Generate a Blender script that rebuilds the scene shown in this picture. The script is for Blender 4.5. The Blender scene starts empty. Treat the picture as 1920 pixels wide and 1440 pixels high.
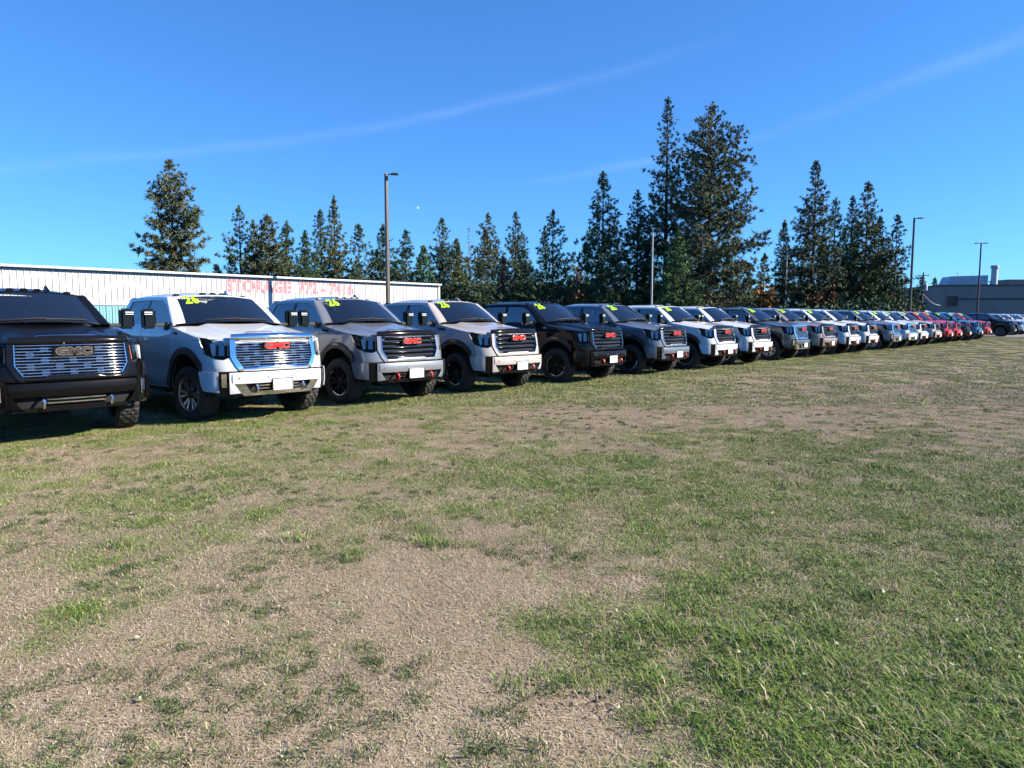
import bpy, bmesh, math, random
import numpy as np
from mathutils import Vector, Matrix

R = math.radians
SC = bpy.context.scene
COL = SC.collection

# ------------------------------------------------------------------ camera
F_PX, HOR, CAM_H = 1350.0, 597.0, 1.58          # focal length in photo pixels, horizon row, eye height
cam_d = bpy.data.cameras.new('camera')
cam = bpy.data.objects.new('camera', cam_d)
COL.objects.link(cam)
cam_d.sensor_fit = 'HORIZONTAL'
cam_d.sensor_width = 36.0
cam_d.lens = 36.0 * F_PX / 1920.0
cam_d.clip_start = 0.1
cam_d.clip_end = 3000.0
cam.location = (0, 0, CAM_H)
PITCH = math.atan((720 - HOR) / F_PX)
cam.rotation_euler = (R(90) - PITCH, 0, 0)
SC.camera = cam
SC.render.resolution_x, SC.render.resolution_y = 1024, 768

# ------------------------------------------------------------------ sky
SUN_EL, SUN_AZ = R(29), R(84)                   # azimuth from the camera's back (-y) towards +x
SUN_DIR = Vector((math.sin(SUN_AZ) * math.cos(SUN_EL), -math.cos(SUN_AZ) * math.cos(SUN_EL), math.sin(SUN_EL)))
world = bpy.data.worlds.new('World')
SC.world = world
world.use_nodes = True
world.cycles.sampling_method = 'MANUAL'
world.cycles.sample_map_resolution = 256
wn, wl = world.node_tree.nodes, world.node_tree.links
wn.clear()
w_out = wn.new('ShaderNodeOutputWorld')
w_bg = wn.new('ShaderNodeBackground')
w_bg.inputs['Strength'].default_value = 0.085
sky = wn.new('ShaderNodeTexSky')
sky.sky_type = 'NISHITA'
sky.sun_disc = False
sky.sun_elevation = SUN_EL
sky.sun_rotation = math.atan2(SUN_DIR.x, SUN_DIR.y)
sky.altitude = 700
sky.air_density = 1.0
sky.dust_density = 0.0
sky.ozone_density = 2.2
hs = wn.new('ShaderNodeHueSaturation')
hs.inputs['Saturation'].default_value = 1.0
hs.inputs['Value'].default_value = 1.0
tint = wn.new('ShaderNodeMix')
tint.data_type = 'RGBA'
tint.blend_type = 'MULTIPLY'
tint.inputs['Factor'].default_value = 1.0
tint.inputs['B'].default_value = (0.37, 0.86, 1.55, 1)
gam = wn.new('ShaderNodeGamma')
gam.inputs['Gamma'].default_value = 0.8
wl.new(sky.outputs[0], gam.inputs['Color'])
wl.new(gam.outputs[0], tint.inputs['A'])
wl.new(tint.outputs['Result'], hs.inputs['Color'])
# thin cirrus streaks: stretched noise on a far plane overhead
tc = wn.new('ShaderNodeTexCoord')
sep = wn.new('ShaderNodeSeparateXYZ')
wl.new(tc.outputs['Generated'], sep.inputs[0])


def wmath(op, a, b=None, c=None, clamp=False):
    n = wn.new('ShaderNodeMath')
    n.operation = op
    n.use_clamp = clamp
    for i, v in enumerate((a, b, c)):
        if v is None:
            continue
        if isinstance(v, (int, float)):
            n.inputs[i].default_value = v
        else:
            wl.new(v, n.inputs[i])
    return n.outputs[0]


# direction angles (azimuth, elevation) for the long streaks
az = wmath('ARCTAN2', sep.outputs['X'], sep.outputs['Y'])
el = wmath('ARCSINE', sep.outputs['Z'])
warp = wn.new('ShaderNodeTexNoise')
warp.inputs['Scale'].default_value = 5.0
warp.inputs['Detail'].default_value = 2.0
wl.new(tc.outputs['Generated'], warp.inputs['Vector'])
wv = wmath('MULTIPLY', wmath('SUBTRACT', warp.outputs['Fac'], 0.5), 0.022)
fine = wn.new('ShaderNodeTexNoise')
fine.inputs['Scale'].default_value = 3.2
fine.inputs['Detail'].default_value = 3.0
fmap = wn.new('ShaderNodeMapping')
fmap.inputs['Rotation'].default_value = (0, R(-14), 0)
fmap.inputs['Scale'].default_value = (1.0, 1.0, 9.0)
wl.new(tc.outputs['Generated'], fmap.inputs['Vector'])
wl.new(fmap.outputs[0], fine.inputs['Vector'])
fn = wmath('ADD', wmath('MULTIPLY', wmath('MULTIPLY', wmath('SUBTRACT', fine.outputs['Fac'], 0.38, clamp=True), 3.2, clamp=True), 0.6), 0.4)


def streak(az0, el0, slope, width, a_lo, a_hi, amp):
    line = wmath('ADD', wmath('MULTIPLY', wmath('SUBTRACT', az, az0), slope), el0)
    d = wmath('DIVIDE', wmath('ADD', wmath('SUBTRACT', el, line), wv), width)
    g = wmath('EXPONENT', wmath('MULTIPLY', wmath('MULTIPLY', d, d), -1.0))
    e0 = wmath('MULTIPLY', wmath('SUBTRACT', az, a_lo), 5.0, clamp=True)
    e1 = wmath('MULTIPLY', wmath('SUBTRACT', a_hi, az), 5.0, clamp=True)
    return wmath('MULTIPLY', wmath('MULTIPLY', wmath('MULTIPLY', g, e0), e1), wmath('MULTIPLY', fn, amp))


parts = [streak(-0.62, 0.160, 0.205, 0.0065, -1.1, 0.30, 0.058),
         streak(0.45, 0.262, 0.26, 0.009, 0.30, 1.1, 0.065),
         streak(0.10, 0.195, 0.14, 0.005, -0.04, 0.40, 0.06)]
cl = parts[0]
for p in parts[1:]:
    cl = wmath('ADD', cl, p)
cl = wmath('MINIMUM', cl, 0.6)
mixc = wn.new('ShaderNodeMix')
mixc.data_type = 'RGBA'
wl.new(cl, mixc.inputs['Factor'])
wl.new(hs.outputs[0], mixc.inputs['A'])
mixc.inputs['B'].default_value = (6.5, 7.6, 8.6, 1)
# the small pale day moon
moon_dir = Vector(((787 - 960) / F_PX, 1.0, (HOR - 394) / F_PX)).normalized()
dot = wn.new('ShaderNodeVectorMath')
dot.operation = 'DOT_PRODUCT'
wl.new(tc.outputs['Generated'], dot.inputs[0])
dot.inputs[1].default_value = moon_dir
mfac = wmath('MULTIPLY', wmath('MULTIPLY', wmath('SUBTRACT', dot.outputs['Value'], 1 - 0.5 * 0.0020 ** 2), 9e5, clamp=True), 0.28)
mixm = wn.new('ShaderNodeMix')
mixm.data_type = 'RGBA'
wl.new(mfac, mixm.inputs['Factor'])
wl.new(mixc.outputs['Result'], mixm.inputs['A'])
mixm.inputs['B'].default_value = (8.5, 9.0, 9.5, 1)
wl.new(mixm.outputs['Result'], w_bg.inputs['Color'])
wl.new(w_bg.outputs[0], w_out.inputs['Surface'])

# ------------------------------------------------------------------ sun
sun_d = bpy.data.lights.new('sun', 'SUN')
sun_d.energy = 5.0
sun_d.angle = R(0.53)
sun_d.color = (1.0, 0.90, 0.74)
sun = bpy.data.objects.new('sun', sun_d)
COL.objects.link(sun)
sun.rotation_euler = (-SUN_DIR).to_track_quat('-Z', 'Y').to_euler()
sun.location = SUN_DIR * 60

vs = SC.view_settings
vs.view_transform = 'Standard'
vs.look = 'None'
vs.gamma = 1.0
vs.use_curve_mapping = False
vs.exposure = 1.2
SC.render.engine = 'CYCLES'
SC.cycles.max_bounces = 4
SC.cycles.diffuse_bounces = 0
SC.cycles.glossy_bounces = 3
SC.cycles.transparent_max_bounces = 8
SC.cycles.use_adaptive_sampling = True
SC.cycles.adaptive_threshold = 0.04

# ------------------------------------------------------------------ materials


def mat(name, base=(0.5, 0.5, 0.5), rough=0.5, metal=0.0, coat=0.0, spec=0.5, noise=None, bump=None, emit=None):
    """noise=(scale, amount[, stretch]) varies the colour, bump=(scale, strength) the relief."""
    m = bpy.data.materials.new(name)
    m.use_nodes = True
    nt = m.node_tree
    b = nt.nodes['Principled BSDF']
    b.inputs['Base Color'].default_value = (*base, 1)
    b.inputs['Roughness'].default_value = rough
    b.inputs['Metallic'].default_value = metal
    b.inputs['Specular IOR Level'].default_value = spec
    if coat:
        b.inputs['Coat Weight'].default_value = coat
        b.inputs['Coat Roughness'].default_value = 0.02
    co = nt.nodes.new('ShaderNodeTexCoord')
    if noise:
        t = nt.nodes.new('ShaderNodeTexNoise')
        t.inputs['Scale'].default_value = noise[0]
        t.inputs['Detail'].default_value = 6
        if len(noise) > 2:
            mp = nt.nodes.new('ShaderNodeMapping')
            mp.inputs['Scale'].default_value = noise[2]
            nt.links.new(co.outputs['Object'], mp.inputs[0])
            nt.links.new(mp.outputs[0], t.inputs['Vector'])
        else:
            nt.links.new(co.outputs['Object'], t.inputs['Vector'])
        rmp = nt.nodes.new('ShaderNodeMapRange')
        rmp.inputs['From Min'].default_value = 0.3
        rmp.inputs['From Max'].default_value = 0.7
        rmp.inputs['To Min'].default_value = 1 - noise[1]
        rmp.inputs['To Max'].default_value = 1 + noise[1]
        nt.links.new(t.outputs['Fac'], rmp.inputs['Value'])
        h = nt.nodes.new('ShaderNodeHueSaturation')
        h.inputs['Color'].default_value = (*base, 1)
        nt.links.new(rmp.outputs[0], h.inputs['Value'])
        nt.links.new(h.outputs[0], b.inputs['Base Color'])
    if bump:
        t = nt.nodes.new('ShaderNodeTexNoise')
        t.inputs['Scale'].default_value = bump[0]
        t.inputs['Detail'].default_value = 8
        nt.links.new(co.outputs['Object'], t.inputs['Vector'])
        bp = nt.nodes.new('ShaderNodeBump')
        bp.inputs['Strength'].default_value = bump[1]
        bp.inputs['Distance'].default_value = 0.02
        nt.links.new(t.outputs['Fac'], bp.inputs['Height'])
        nt.links.new(bp.outputs[0], b.inputs['Normal'])
    return m


def glass_mat(name, tint, ior=1.5, rough=0.0, haze=0.0):
    m = bpy.data.materials.new(name)
    m.use_nodes = True
    nt = m.node_tree
    nt.nodes.clear()
    o = nt.nodes.new('ShaderNodeOutputMaterial')
    mx = nt.nodes.new('ShaderNodeMixShader')
    tr = nt.nodes.new('ShaderNodeBsdfTransparent')
    tr.inputs['Color'].default_value = (*tint, 1)
    gl = nt.nodes.new('ShaderNodeBsdfGlossy')
    gl.inputs['Roughness'].default_value = rough
    fr = nt.nodes.new('ShaderNodeFresnel')
    fr.inputs['IOR'].default_value = ior
    nt.links.new(fr.outputs[0], mx.inputs[0])
    nt.links.new(tr.outputs[0], mx.inputs[1])
    nt.links.new(gl.outputs[0], mx.inputs[2])
    if haze:                                        # dusty pale film, added to lift the dark glass in sunlight
        df = nt.nodes.new('ShaderNodeBsdfDiffuse')
        df.inputs['Color'].default_value = (0.55, 0.55, 0.55, 1)
        m2 = nt.nodes.new('ShaderNodeMixShader')
        m2.inputs[0].default_value = haze
        nt.links.new(mx.outputs[0], m2.inputs[1])
        nt.links.new(df.outputs[0], m2.inputs[2])
        mx = m2
    nt.links.new(mx.outputs[0], o.inputs['Surface'])
    return m


M = {}
M['chrome'] = mat('chrome', (0.82, 0.83, 0.85), 0.06, 1.0)
M['dark_chrome'] = mat('dark chrome', (0.20, 0.20, 0.22), 0.10, 1.0)
M['gloss_black'] = mat('gloss black trim', (0.006, 0.006, 0.007), 0.12, 0.0, coat=0.4, spec=0.1)
M['black_plastic'] = mat('black plastic', (0.018, 0.018, 0.02), 0.55, bump=(160, 0.15))
M['void'] = mat('dark cavity', (0.008, 0.008, 0.008), 0.9)
M['rubber'] = mat('tyre rubber', (0.022, 0.021, 0.020), 0.75, noise=(14, 0.35), bump=(90, 0.25))
M['interior'] = mat('dark cabin trim', (0.11, 0.105, 0.105), 0.6, bump=(120, 0.2))
M['seat'] = mat('seat leather', (0.24, 0.21, 0.19), 0.5, bump=(60, 0.2))
M['seat_tan'] = mat('light seat leather', (0.46, 0.41, 0.35), 0.5, bump=(60, 0.2))
M['red'] = mat('red enamel', (0.55, 0.012, 0.015), 0.25, coat=0.5)
M['hook_red'] = mat('red tow hook paint', (0.60, 0.025, 0.015), 0.35)
M['amber'] = mat('amber lens', (0.75, 0.20, 0.02), 0.2, coat=0.5)
M['lamp_white'] = mat('lamp reflector', (0.62, 0.63, 0.64), 0.35)
M['plate'] = mat('white plate', (0.80, 0.80, 0.80), 0.4)
M['ink'] = mat('plate ink', (0.12, 0.14, 0.22), 0.6)
M['decal'] = mat('yellow green sticker', (0.42, 0.85, 0.02), 0.5)
M['windshield'] = glass_mat('windscreen glass', (0.93, 0.96, 0.95), 2.7, haze=0.010)
M['side_glass'] = glass_mat('tinted side glass', (0.42, 0.47, 0.47), 3.0, haze=0.005)
M['privacy'] = glass_mat('dark rear glass', (0.12, 0.13, 0.14), 2.8, haze=0.004)
M['lens'] = glass_mat('lamp lens', (0.92, 0.93, 0.94), 1.22)
M['machined'] = mat('machined alloy', (0.42, 0.42, 0.43), 0.28, 0.9)
M['black_alloy'] = mat('black alloy', (0.02, 0.02, 0.022), 0.3, 0.3)
M['mirror_glass'] = mat('mirror glass', (0.8, 0.8, 0.82), 0.03, 1.0)
PAINT = mat('body paint')                          # stand-in, replaced on every truck


def paint(name, base, metal=0.0, rough=0.35, coat=1.0):
    return mat(name, base, rough, metal, coat=coat, spec=0.15 if coat > 0.6 else 0.04, bump=(900, 0.012) if metal else None)


# ------------------------------------------------------------------ mesh helpers


class MB:
    """Collects geometry, then links it as one mesh object."""

    def __init__(self):
        self.v, self.f, self.mi = [], [], []

    def add(self, verts, faces, mi=0):
        o = len(self.v)
        self.v.extend([tuple(p) for p in verts])
        self.f.extend([tuple(i + o for i in fc) for fc in faces])
        self.mi.extend([mi] * len(faces))
        return self

    def box(self, c, s, rz=0.0, rx=0.0, taper=0.0, mi=0, ry=0.0):
        x, y, z = s[0] / 2, s[1] / 2, s[2] / 2
        P = []
        for sz in (-1, 1):
            k = 1 - taper if sz > 0 else 1
            for sx, sy in ((-1, -1), (1, -1), (1, 1), (-1, 1)):
                P.append(Vector((sx * x * k, sy * y * k, sz * z)))
        rot = Matrix.Rotation(rz, 3, 'Z') @ Matrix.Rotation(rx, 3, 'X') @ Matrix.Rotation(ry, 3, 'Y')
        P = [rot @ p + Vector(c) for p in P]
        return self.add(P, [(3, 2, 1, 0), (4, 5, 6, 7), (0, 1, 5, 4), (1, 2, 6, 5), (2, 3, 7, 6), (3, 0, 4, 7)], mi)

    def tube(self, pts, rad, n=8, mi=0, cap=True):
        pts = [Vector(p) for p in pts]
        rr = rad if isinstance(rad, (list, tuple)) else [rad] * len(pts)
        rings = []
        for i, p in enumerate(pts):
            d = (pts[min(i + 1, len(pts) - 1)] - pts[max(i - 1, 0)]).normalized()
            a = Vector((0, 0, 1)) if abs(d.z) < 0.9 else Vector((1, 0, 0))
            e1 = d.cross(a).normalized()
            e2 = d.cross(e1)
            rings.append([p + (e1 * math.cos(2 * math.pi * k / n) + e2 * math.sin(2 * math.pi * k / n)) * rr[i] for k in range(n)])
        V = [q for r in rings for q in r]
        Fc = [(i * n + k, i * n + (k + 1) % n, (i + 1) * n + (k + 1) % n, (i + 1) * n + k) for i in range(len(pts) - 1) for k in range(n)]
        if cap:
            Fc += [tuple(range(n))[::-1], tuple((len(pts) - 1) * n + k for k in range(n))]
        return self.add(V, Fc, mi)

    def lathe(self, prof, n=32, axis='x', c=(0, 0, 0), mi=0, rfun=None):
        V = []
        for k in range(n):
            a = 2 * math.pi * k / n
            for j, (h, r) in enumerate(prof):
                q = r if rfun is None else rfun(j, k, r)
                if axis == 'x':
                    V.append((c[0] + h, c[1] + q * math.cos(a), c[2] + q * math.sin(a)))
                else:
                    V.append((c[0] + q * math.cos(a), c[1] + q * math.sin(a), c[2] + h))
        m = len(prof)
        Fc = [(k * m + j, k * m + j + 1, ((k + 1) % n) * m + j + 1, ((k + 1) % n) * m + j) for k in range(n) for j in range(m - 1)]
        return self.add(V, Fc, mi)

    def mirror(self):
        o = MB()
        o.v = [(-x, y, z) for x, y, z in self.v]
        o.f = [f[::-1] for f in self.f]
        o.mi = list(self.mi)
        return o

    def mesh(self, name, mats, sharp=35, bevel=0.0):
        me = bpy.data.meshes.new(name)
        me.from_pydata(self.v, [], self.f)
        for m_ in (mats if isinstance(mats, (list, tuple)) else [mats]):
            me.materials.append(m_)
        if any(self.mi):
            me.polygons.foreach_set('material_index', self.mi)
        bm = bmesh.new()
        bm.from_mesh(me)
        bmesh.ops.remove_doubles(bm, verts=bm.verts, dist=1e-5)
        if bevel:
            es = [e for e in bm.edges if len(e.link_faces) == 2 and e.calc_face_angle(0) > R(40)]
            bmesh.ops.bevel(bm, geom=es, offset=bevel, segments=2, affect='EDGES', clamp_overlap=True)
        bmesh.ops.recalc_face_normals(bm, faces=bm.faces)
        bm.to_mesh(me)
        bm.free()
        me.polygons.foreach_set('use_smooth', [True] * len(me.polygons))
        me.set_sharp_from_angle(angle=R(sharp))
        return me

    def build(self, name, mats, parent=None, sharp=35, bevel=0.0, loc=None):
        o = bpy.data.objects.new(name, self.mesh(name, mats, sharp, bevel))
        COL.objects.link(o)
        if parent is not None:
            o.parent = parent
        if loc is not None:
            o.location = loc
        return o


def tag(o, label=None, cat=None, group=None, kind=None):
    for k, v in (('label', label), ('category', cat), ('group', group), ('kind', kind)):
        if v:
            o[k] = v
    return o


def empty(name, loc=(0, 0, 0), rz=0.0):
    o = bpy.data.objects.new(name, None)
    o.empty_display_size = 0.3
    o.location = loc
    o.rotation_euler = (0, 0, rz)
    COL.objects.link(o)
    return o


def kids(o, table):
    return table.get(o, [])


def text_geo(body, size, extrude=0.0, xs=1.0, off=0.0, space=1.0):
    """Text as (verts, faces) centred on the origin in the XZ plane, facing -y."""
    cu = bpy.data.curves.new('t', 'FONT')
    cu.body = body
    cu.size = size
    cu.extrude = extrude
    cu.offset = off
    cu.space_character = space
    cu.align_x = 'CENTER'
    cu.align_y = 'CENTER'
    cu.resolution_u = 3
    o = bpy.data.objects.new('t', cu)
    COL.objects.link(o)
    dg = bpy.context.evaluated_depsgraph_get()
    me = o.evaluated_get(dg).to_mesh()
    V = [(v.co.x * xs, -v.co.z, v.co.y) for v in me.vertices]
    Fc = [tuple(p.vertices) for p in me.polygons]
    o.evaluated_get(dg).to_mesh_clear()
    bpy.data.objects.remove(o)
    bpy.data.curves.remove(cu)
    return V, Fc


def at(px, py, depth):
    """Point seen at photo pixel (px, py) at a given distance in front of the camera."""
    return Vector(((px - 960) / F_PX * depth, depth, CAM_H + (HOR - py) / F_PX * depth))

# ================================================================== the pickup truck
# local axes: x to the viewer's right when facing the front, y backwards, z up; origin on the ground under the front axle
PLAN = [(0, -0.935), (0.3, -0.925), (0.58, -0.895), (0.76, -0.835), (0.885, -0.735), (0.955, -0.61), (0.992, -0.45), (1.008, -0.2),
        (1.015, 0.2), (1.015, 0.7), (1.015, 1.6), (1.015, 2.5), (1.015, 3.3), (1.010, 4.4), (1.0, 5.36)]


def catmull(pts, n=24):
    P = [np.array(p, float) for p in pts]
    P = [np.array((-P[1][0], P[1][1]))] + P + [2 * P[-1] - P[-2]]
    out = []
    for i in range(1, len(P) - 2):
        for k in range(n):
            t = k / n
            a, b, c, d = P[i - 1], P[i], P[i + 1], P[i + 2]
            out.append(0.5 * ((2 * b) + (-a + c) * t + (2 * a - 5 * b + 4 * c - d) * t * t + (-a + 3 * b - 3 * c + d) * t ** 3))
    out.append(P[-2])
    return np.array(out)


PC = catmull(PLAN)
PS = np.concatenate([[0], np.cumsum(np.linalg.norm(np.diff(PC, axis=0), axis=1))])


def s_x(x):
    """Arc position on the front where the half width is x."""
    i = int(np.argmax(PC[:, 0] >= 0.985))
    return float(np.interp(x, PC[:i, 0], PS[:i]))


def s_y(y):
    """Arc position on the flank at length y (y > -0.75)."""
    i = int(np.argmax(PC[:, 1] >= -0.80))
    return float(np.interp(y, PC[i:, 1], PS[i:]))


def skin(s, z, off=0.0):
    """Outer skin of the truck: arc position s (negative = mirrored), height z, offset outwards."""
    sg = -1 if s < 0 else 1
    s = abs(s)
    x = np.interp(s, PS, PC[:, 0])
    y = np.interp(s, PS, PC[:, 1])
    e = 0.02
    tx = np.interp(s + e, PS, PC[:, 0]) - np.interp(max(s - e, 0), PS, PC[:, 0])
    ty = np.interp(s + e, PS, PC[:, 1]) - np.interp(max(s - e, 0), PS, PC[:, 1])
    if s < 0.03:
        tx, ty = 1, 0
    L = math.hypot(tx, ty)
    nx, ny = ty / L, -tx / L
    d = 0.0
    if z > 1.02:
        d += 0.02 * (z - 1.02) / 0.445 + 0.05 * (max(0.0, z - 1.24) / 0.225) ** 2
    if z < 0.62:
        d += 0.035 * ((0.62 - z) / 0.2) ** 2
    front = max(0.0, min(1.0, (-0.55 - y) / 0.25))
    d += front * max(0.0, z - 0.85) * 0.13
    side = 1 - front
    d += side * 0.014 * math.exp(-((z - 0.80) / 0.10) ** 2)
    return Vector((sg * (x + nx * (off - d)), y + ny * (off - d), z))


def resample(pts, n):
    P = np.array(pts, float)
    L = np.concatenate([[0], np.cumsum(np.linalg.norm(np.diff(P, axis=0), axis=1))])
    # keep the corners: distribute n-1 segments over the polyline pieces
    seg = np.diff(L)
    cnt = np.maximum(1, np.round(seg / L[-1] * (n - 1))).astype(int)
    while cnt.sum() > n - 1:
        cnt[np.argmax(cnt)] -= 1
    while cnt.sum() < n - 1:
        cnt[np.argmax(seg / cnt)] += 1
    out = [P[0]]
    for i, c in enumerate(cnt):
        for k in range(1, c + 1):
            out.append(P[i] + (P[i + 1] - P[i]) * k / c)
    return out


def ruled(A, B, n, m, fn, off=0.0, rim=0.03, bulge=0.0):
    """Patch between two polylines in (s, z), n points along, m rows across; rim folds the border inwards."""
    A, B = resample(A, n), resample(B, n)
    mb = MB()
    V = []
    for j in range(m):
        t = j / (m - 1)
        for i in range(n):
            q = A[i] * (1 - t) + B[i] * t
            V.append(fn(q[0], q[1], off + bulge * (1 - (2 * t - 1) ** 2)))
    Fc = [(j * n + i, j * n + i + 1, (j + 1) * n + i + 1, (j + 1) * n + i) for j in range(m - 1) for i in range(n - 1)]
    if rim:
        border = [(0, i) for i in range(n)] + [(j, n - 1) for j in range(1, m)] + [(m - 1, i) for i in range(n - 2, -1, -1)] + [(j, 0) for j in range(m - 2, 0, -1)]
        base = len(V)
        for j, i in border:
            t = j / (m - 1)
            q = A[i] * (1 - t) + B[i] * t
            V.append(fn(q[0], q[1], off - rim))
        k = len(border)
        for a in range(k):
            b = (a + 1) % k
            Fc.append((border[a][0] * n + border[a][1], border[b][0] * n + border[b][1], base + b, base + a))
    return mb.add(V, Fc)


def arch(cy, cz, r, a0, a1, n=18):
    """Polyline of a wheel arch in (s, z); angles from the rear (+y) upwards."""
    out = []
    for k in range(n):
        a = R(a0 + (a1 - a0) * k / (n - 1))
        out.append((s_y(cy + r * math.cos(a)), cz + r * math.sin(a)))
    return out


AZ, AR = 0.50, 0.56          # wheel arch centre height and radius
ZB = 1.465                    # belt line


def ztop(y):
    return 1.262 + (y + 0.6) / 1.2 * 0.188


def side_pt(y, z, off=0.0):
    """Upper cab flank (window plane)."""
    zz = (z - ZB)
    return Vector((0.946 - 0.30 * zz - 0.10 * zz * zz + off, y, z))


def wind_pt(u, v, off=0.0):
    """Windscreen surface, u -1..1 across, v 0..1 up."""
    x = u * (0.835 + (0.705 - 0.835) * v)
    y = (0.25 + 0.28 * u * u) * (1 - v) + (0.99 + 0.13 * u * u) * v - 0.03 * math.sin(math.pi * v)
    z = (1.545 - 0.05 * u * u) * (1 - v) + (1.972 - 0.045 * u * u) * v
    return Vector((x, y - off * 0.55, z + off * 0.8))


def grid(fn, nu, nv):
    V = [fn(i / (nu - 1), j / (nv - 1)) for j in range(nv) for i in range(nu)]
    Fc = [(j * nu + i, j * nu + i + 1, (j + 1) * nu + i + 1, (j + 1) * nu + i) for j in range(nv - 1) for i in range(nu - 1)]
    return V, Fc


def sst(a, b, x):
    t = max(0.0, min(1.0, (x - a) / (b - a)))
    return t * t * (3 - 2 * t)


def hood_z(x, y):
    e = ztop(y)
    xe = skin(s_y(max(y, -0.6)), e).x
    u = min(1.0, abs(x) / xe)
    return e + 0.034 * (1 - u ** 4) + 0.046 * sst(0.66, 0.50, u) + 0.012 * (1 - sst(0.88, 1.0, u))


def make_truck(trim):
    """trim: 'chrome' (bright checkered grille), 'ultimate' (dark body, bright grille), 'trail' (black barred grille, red hooks)."""
    t = empty('pickup_truck')
    chrome = M['chrome']
    bright = trim != 'trail'
    # -------- chassis and dark innards
    c = MB()
    c.box((0, -0.12, 0.86), (1.34, 1.20, 0.62))
    c.box((0, 2.3, 0.60), (1.20, 5.6, 0.16))
    c.box((0, 1.7, 0.88), (1.80, 2.2, 0.66))
    c.box((0, 4.25, 0.80), (1.24, 2.1, 0.36))
    for y in (0.0, 4.04):
        c.tube([(-0.8, y, 0.42), (0.8, y, 0.42)], 0.06)
        c.box((0, y, 0.42), (0.3, 0.3, 0.26))
    c.build('chassis', M['void'], t)
    for y in (0.0, 4.04):
        for sg in (-1, 1):
            l = MB()
            pr = [(Vector((sg * x, y + (AR + 0.012) * math.cos(a), AZ + (AR + 0.012) * math.sin(a)))) for a in [R(-8 + 196 * k / 16) for k in range(17)] for x in (0.62, 0.985)]
            l.add(pr, [(2 * k, 2 * k + 1, 2 * k + 3, 2 * k + 2) for k in range(16)])
            l.add([(sg * 0.62, y + (AR + 0.012) * math.cos(R(-8 + 196 * k / 16)), AZ + (AR + 0.012) * math.sin(R(-8 + 196 * k / 16))) for k in range(17)], [tuple(range(17))])
            l.build('wheel_liner', M['void'], t)
    # -------- wheels
    tyre = MB()
    prof = [(-0.125, 0.262), (-0.142, 0.30), (-0.145, 0.345), (-0.135, 0.388), (-0.122, 0.405), (-0.120, 0.424), (-0.075, 0.428), (-0.070, 0.428),
            (-0.030, 0.430), (-0.025, 0.430), (0.025, 0.430), (0.030, 0.430), (0.070, 0.428), (0.075, 0.428), (0.120, 0.424), (0.122, 0.405),
            (0.135, 0.388), (0.145, 0.345), (0.142, 0.30), (0.125, 0.262), (0.06, 0.245), (-0.06, 0.245), (-0.125, 0.262)]
    col_of = {5: 0, 6: 0, 7: 1, 8: 1, 9: 2, 10: 2, 11: 3, 12: 3, 13: 4, 14: 4}

    def tread(j, k, r):
        if j in col_of:
            return r - (0.014 if (k + 2 * col_of[j]) % 4 == 0 or (k + col_of[j]) % 8 == 5 else 0.0)
        if j in (3, 4, 15, 16):
            return r - (0.008 if k % 4 == 0 else 0.0)
        return r
    tyre.lathe(prof, 96, 'x', rfun=tread)
    tyre_me = tyre.mesh('tyre', M['rubber'], 28)
    rim = MB()
    rim.lathe([(0.118, 0.268), (0.128, 0.262), (0.120, 0.245), (0.05, 0.232), (-0.10, 0.232)], 40, 'x', mi=0)
    rim.lathe([(0.02, 0.001), (0.02, 0.235)], 40, 'x', mi=1)
    nsp = 6
    for k in range(nsp):
        for dd in (-0.13, 0.13):
            a = 2 * math.pi * k / nsp + dd
            a2 = 2 * math.pi * k / nsp + dd * 1.65
            p0 = Vector((0.088, 0.062 * math.cos(a), 0.062 * math.sin(a)))
            p1 = Vector((0.108, 0.240 * math.cos(a2), 0.240 * math.sin(a2)))
            tn = Vector((0, -math.sin(a2), math.cos(a2)))
            w0, w1 = 0.014, 0.022
            V = [p0 - tn * w0, p0 + tn * w0, p1 + tn * w1, p1 - tn * w1]
            V += [q - Vector((0.05, 0, 0)) for q in V]
            rim.add(V, [(0, 1, 2, 3), (4, 7, 6, 5), (0, 4, 5, 1), (1, 5, 6, 2), (2, 6, 7, 3), (3, 7, 4, 0)], mi=0 if bright else 1)
    rim.lathe([(0.112, 0.001), (0.112, 0.05), (0.100, 0.066), (0.03, 0.075)], 20, 'x', mi=1)
    for k in range(8):
        a = 2 * math.pi * k / 8
        rim.tube([(0.09, 0.085 * math.cos(a), 0.085 * math.sin(a)), (0.108, 0.085 * math.cos(a), 0.085 * math.sin(a))], 0.011, 6, mi=0)
    rim_me = rim.mesh('rim', [M['machined'] if bright else M['dark_chrome'], M['black_alloy']], 30)
    for y in (0.0, 4.04):
        for sg in (-1, 1):
            w = empty('wheel', (sg * 0.865, y, 0.425), 0.0 if sg > 0 else math.pi)
            w.parent = t
            for nm, me in (('tyre', tyre_me), ('rim', rim_me)):
                o = bpy.data.objects.new(nm, me)
                COL.objects.link(o)
                o.parent = w
    # -------- painted panels of the flank (both sides)
    front_arch = arch(0, AZ, AR, 147.6, -4)
    f_out = [(s_y(-0.60), AZ + AR * math.sin(R(147.6))), (s_y(-0.565), 1.05), (s_y(-0.42), ztop(-0.42) - 0.01)] + \
            [(s_y(y), ztop(y)) for y in (-0.2, 0.1, 0.4, 0.60)] + [(s_y(0.60), 0.95), (s_y(0.60), AZ - 0.04)]
    fender = ruled(front_arch, f_out, 40, 9, skin)
    door1 = ruled([(s_y(0.612), 0.50), (s_y(1.735), 0.50)], [(s_y(0.612), ZB), (s_y(1.735), ZB)], 10, 15, skin)
    door2 = ruled([(s_y(1.747), 0.50), (s_y(2.885), 0.50)], [(s_y(1.747), ZB), (s_y(2.885), ZB)], 10, 15, skin)
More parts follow.
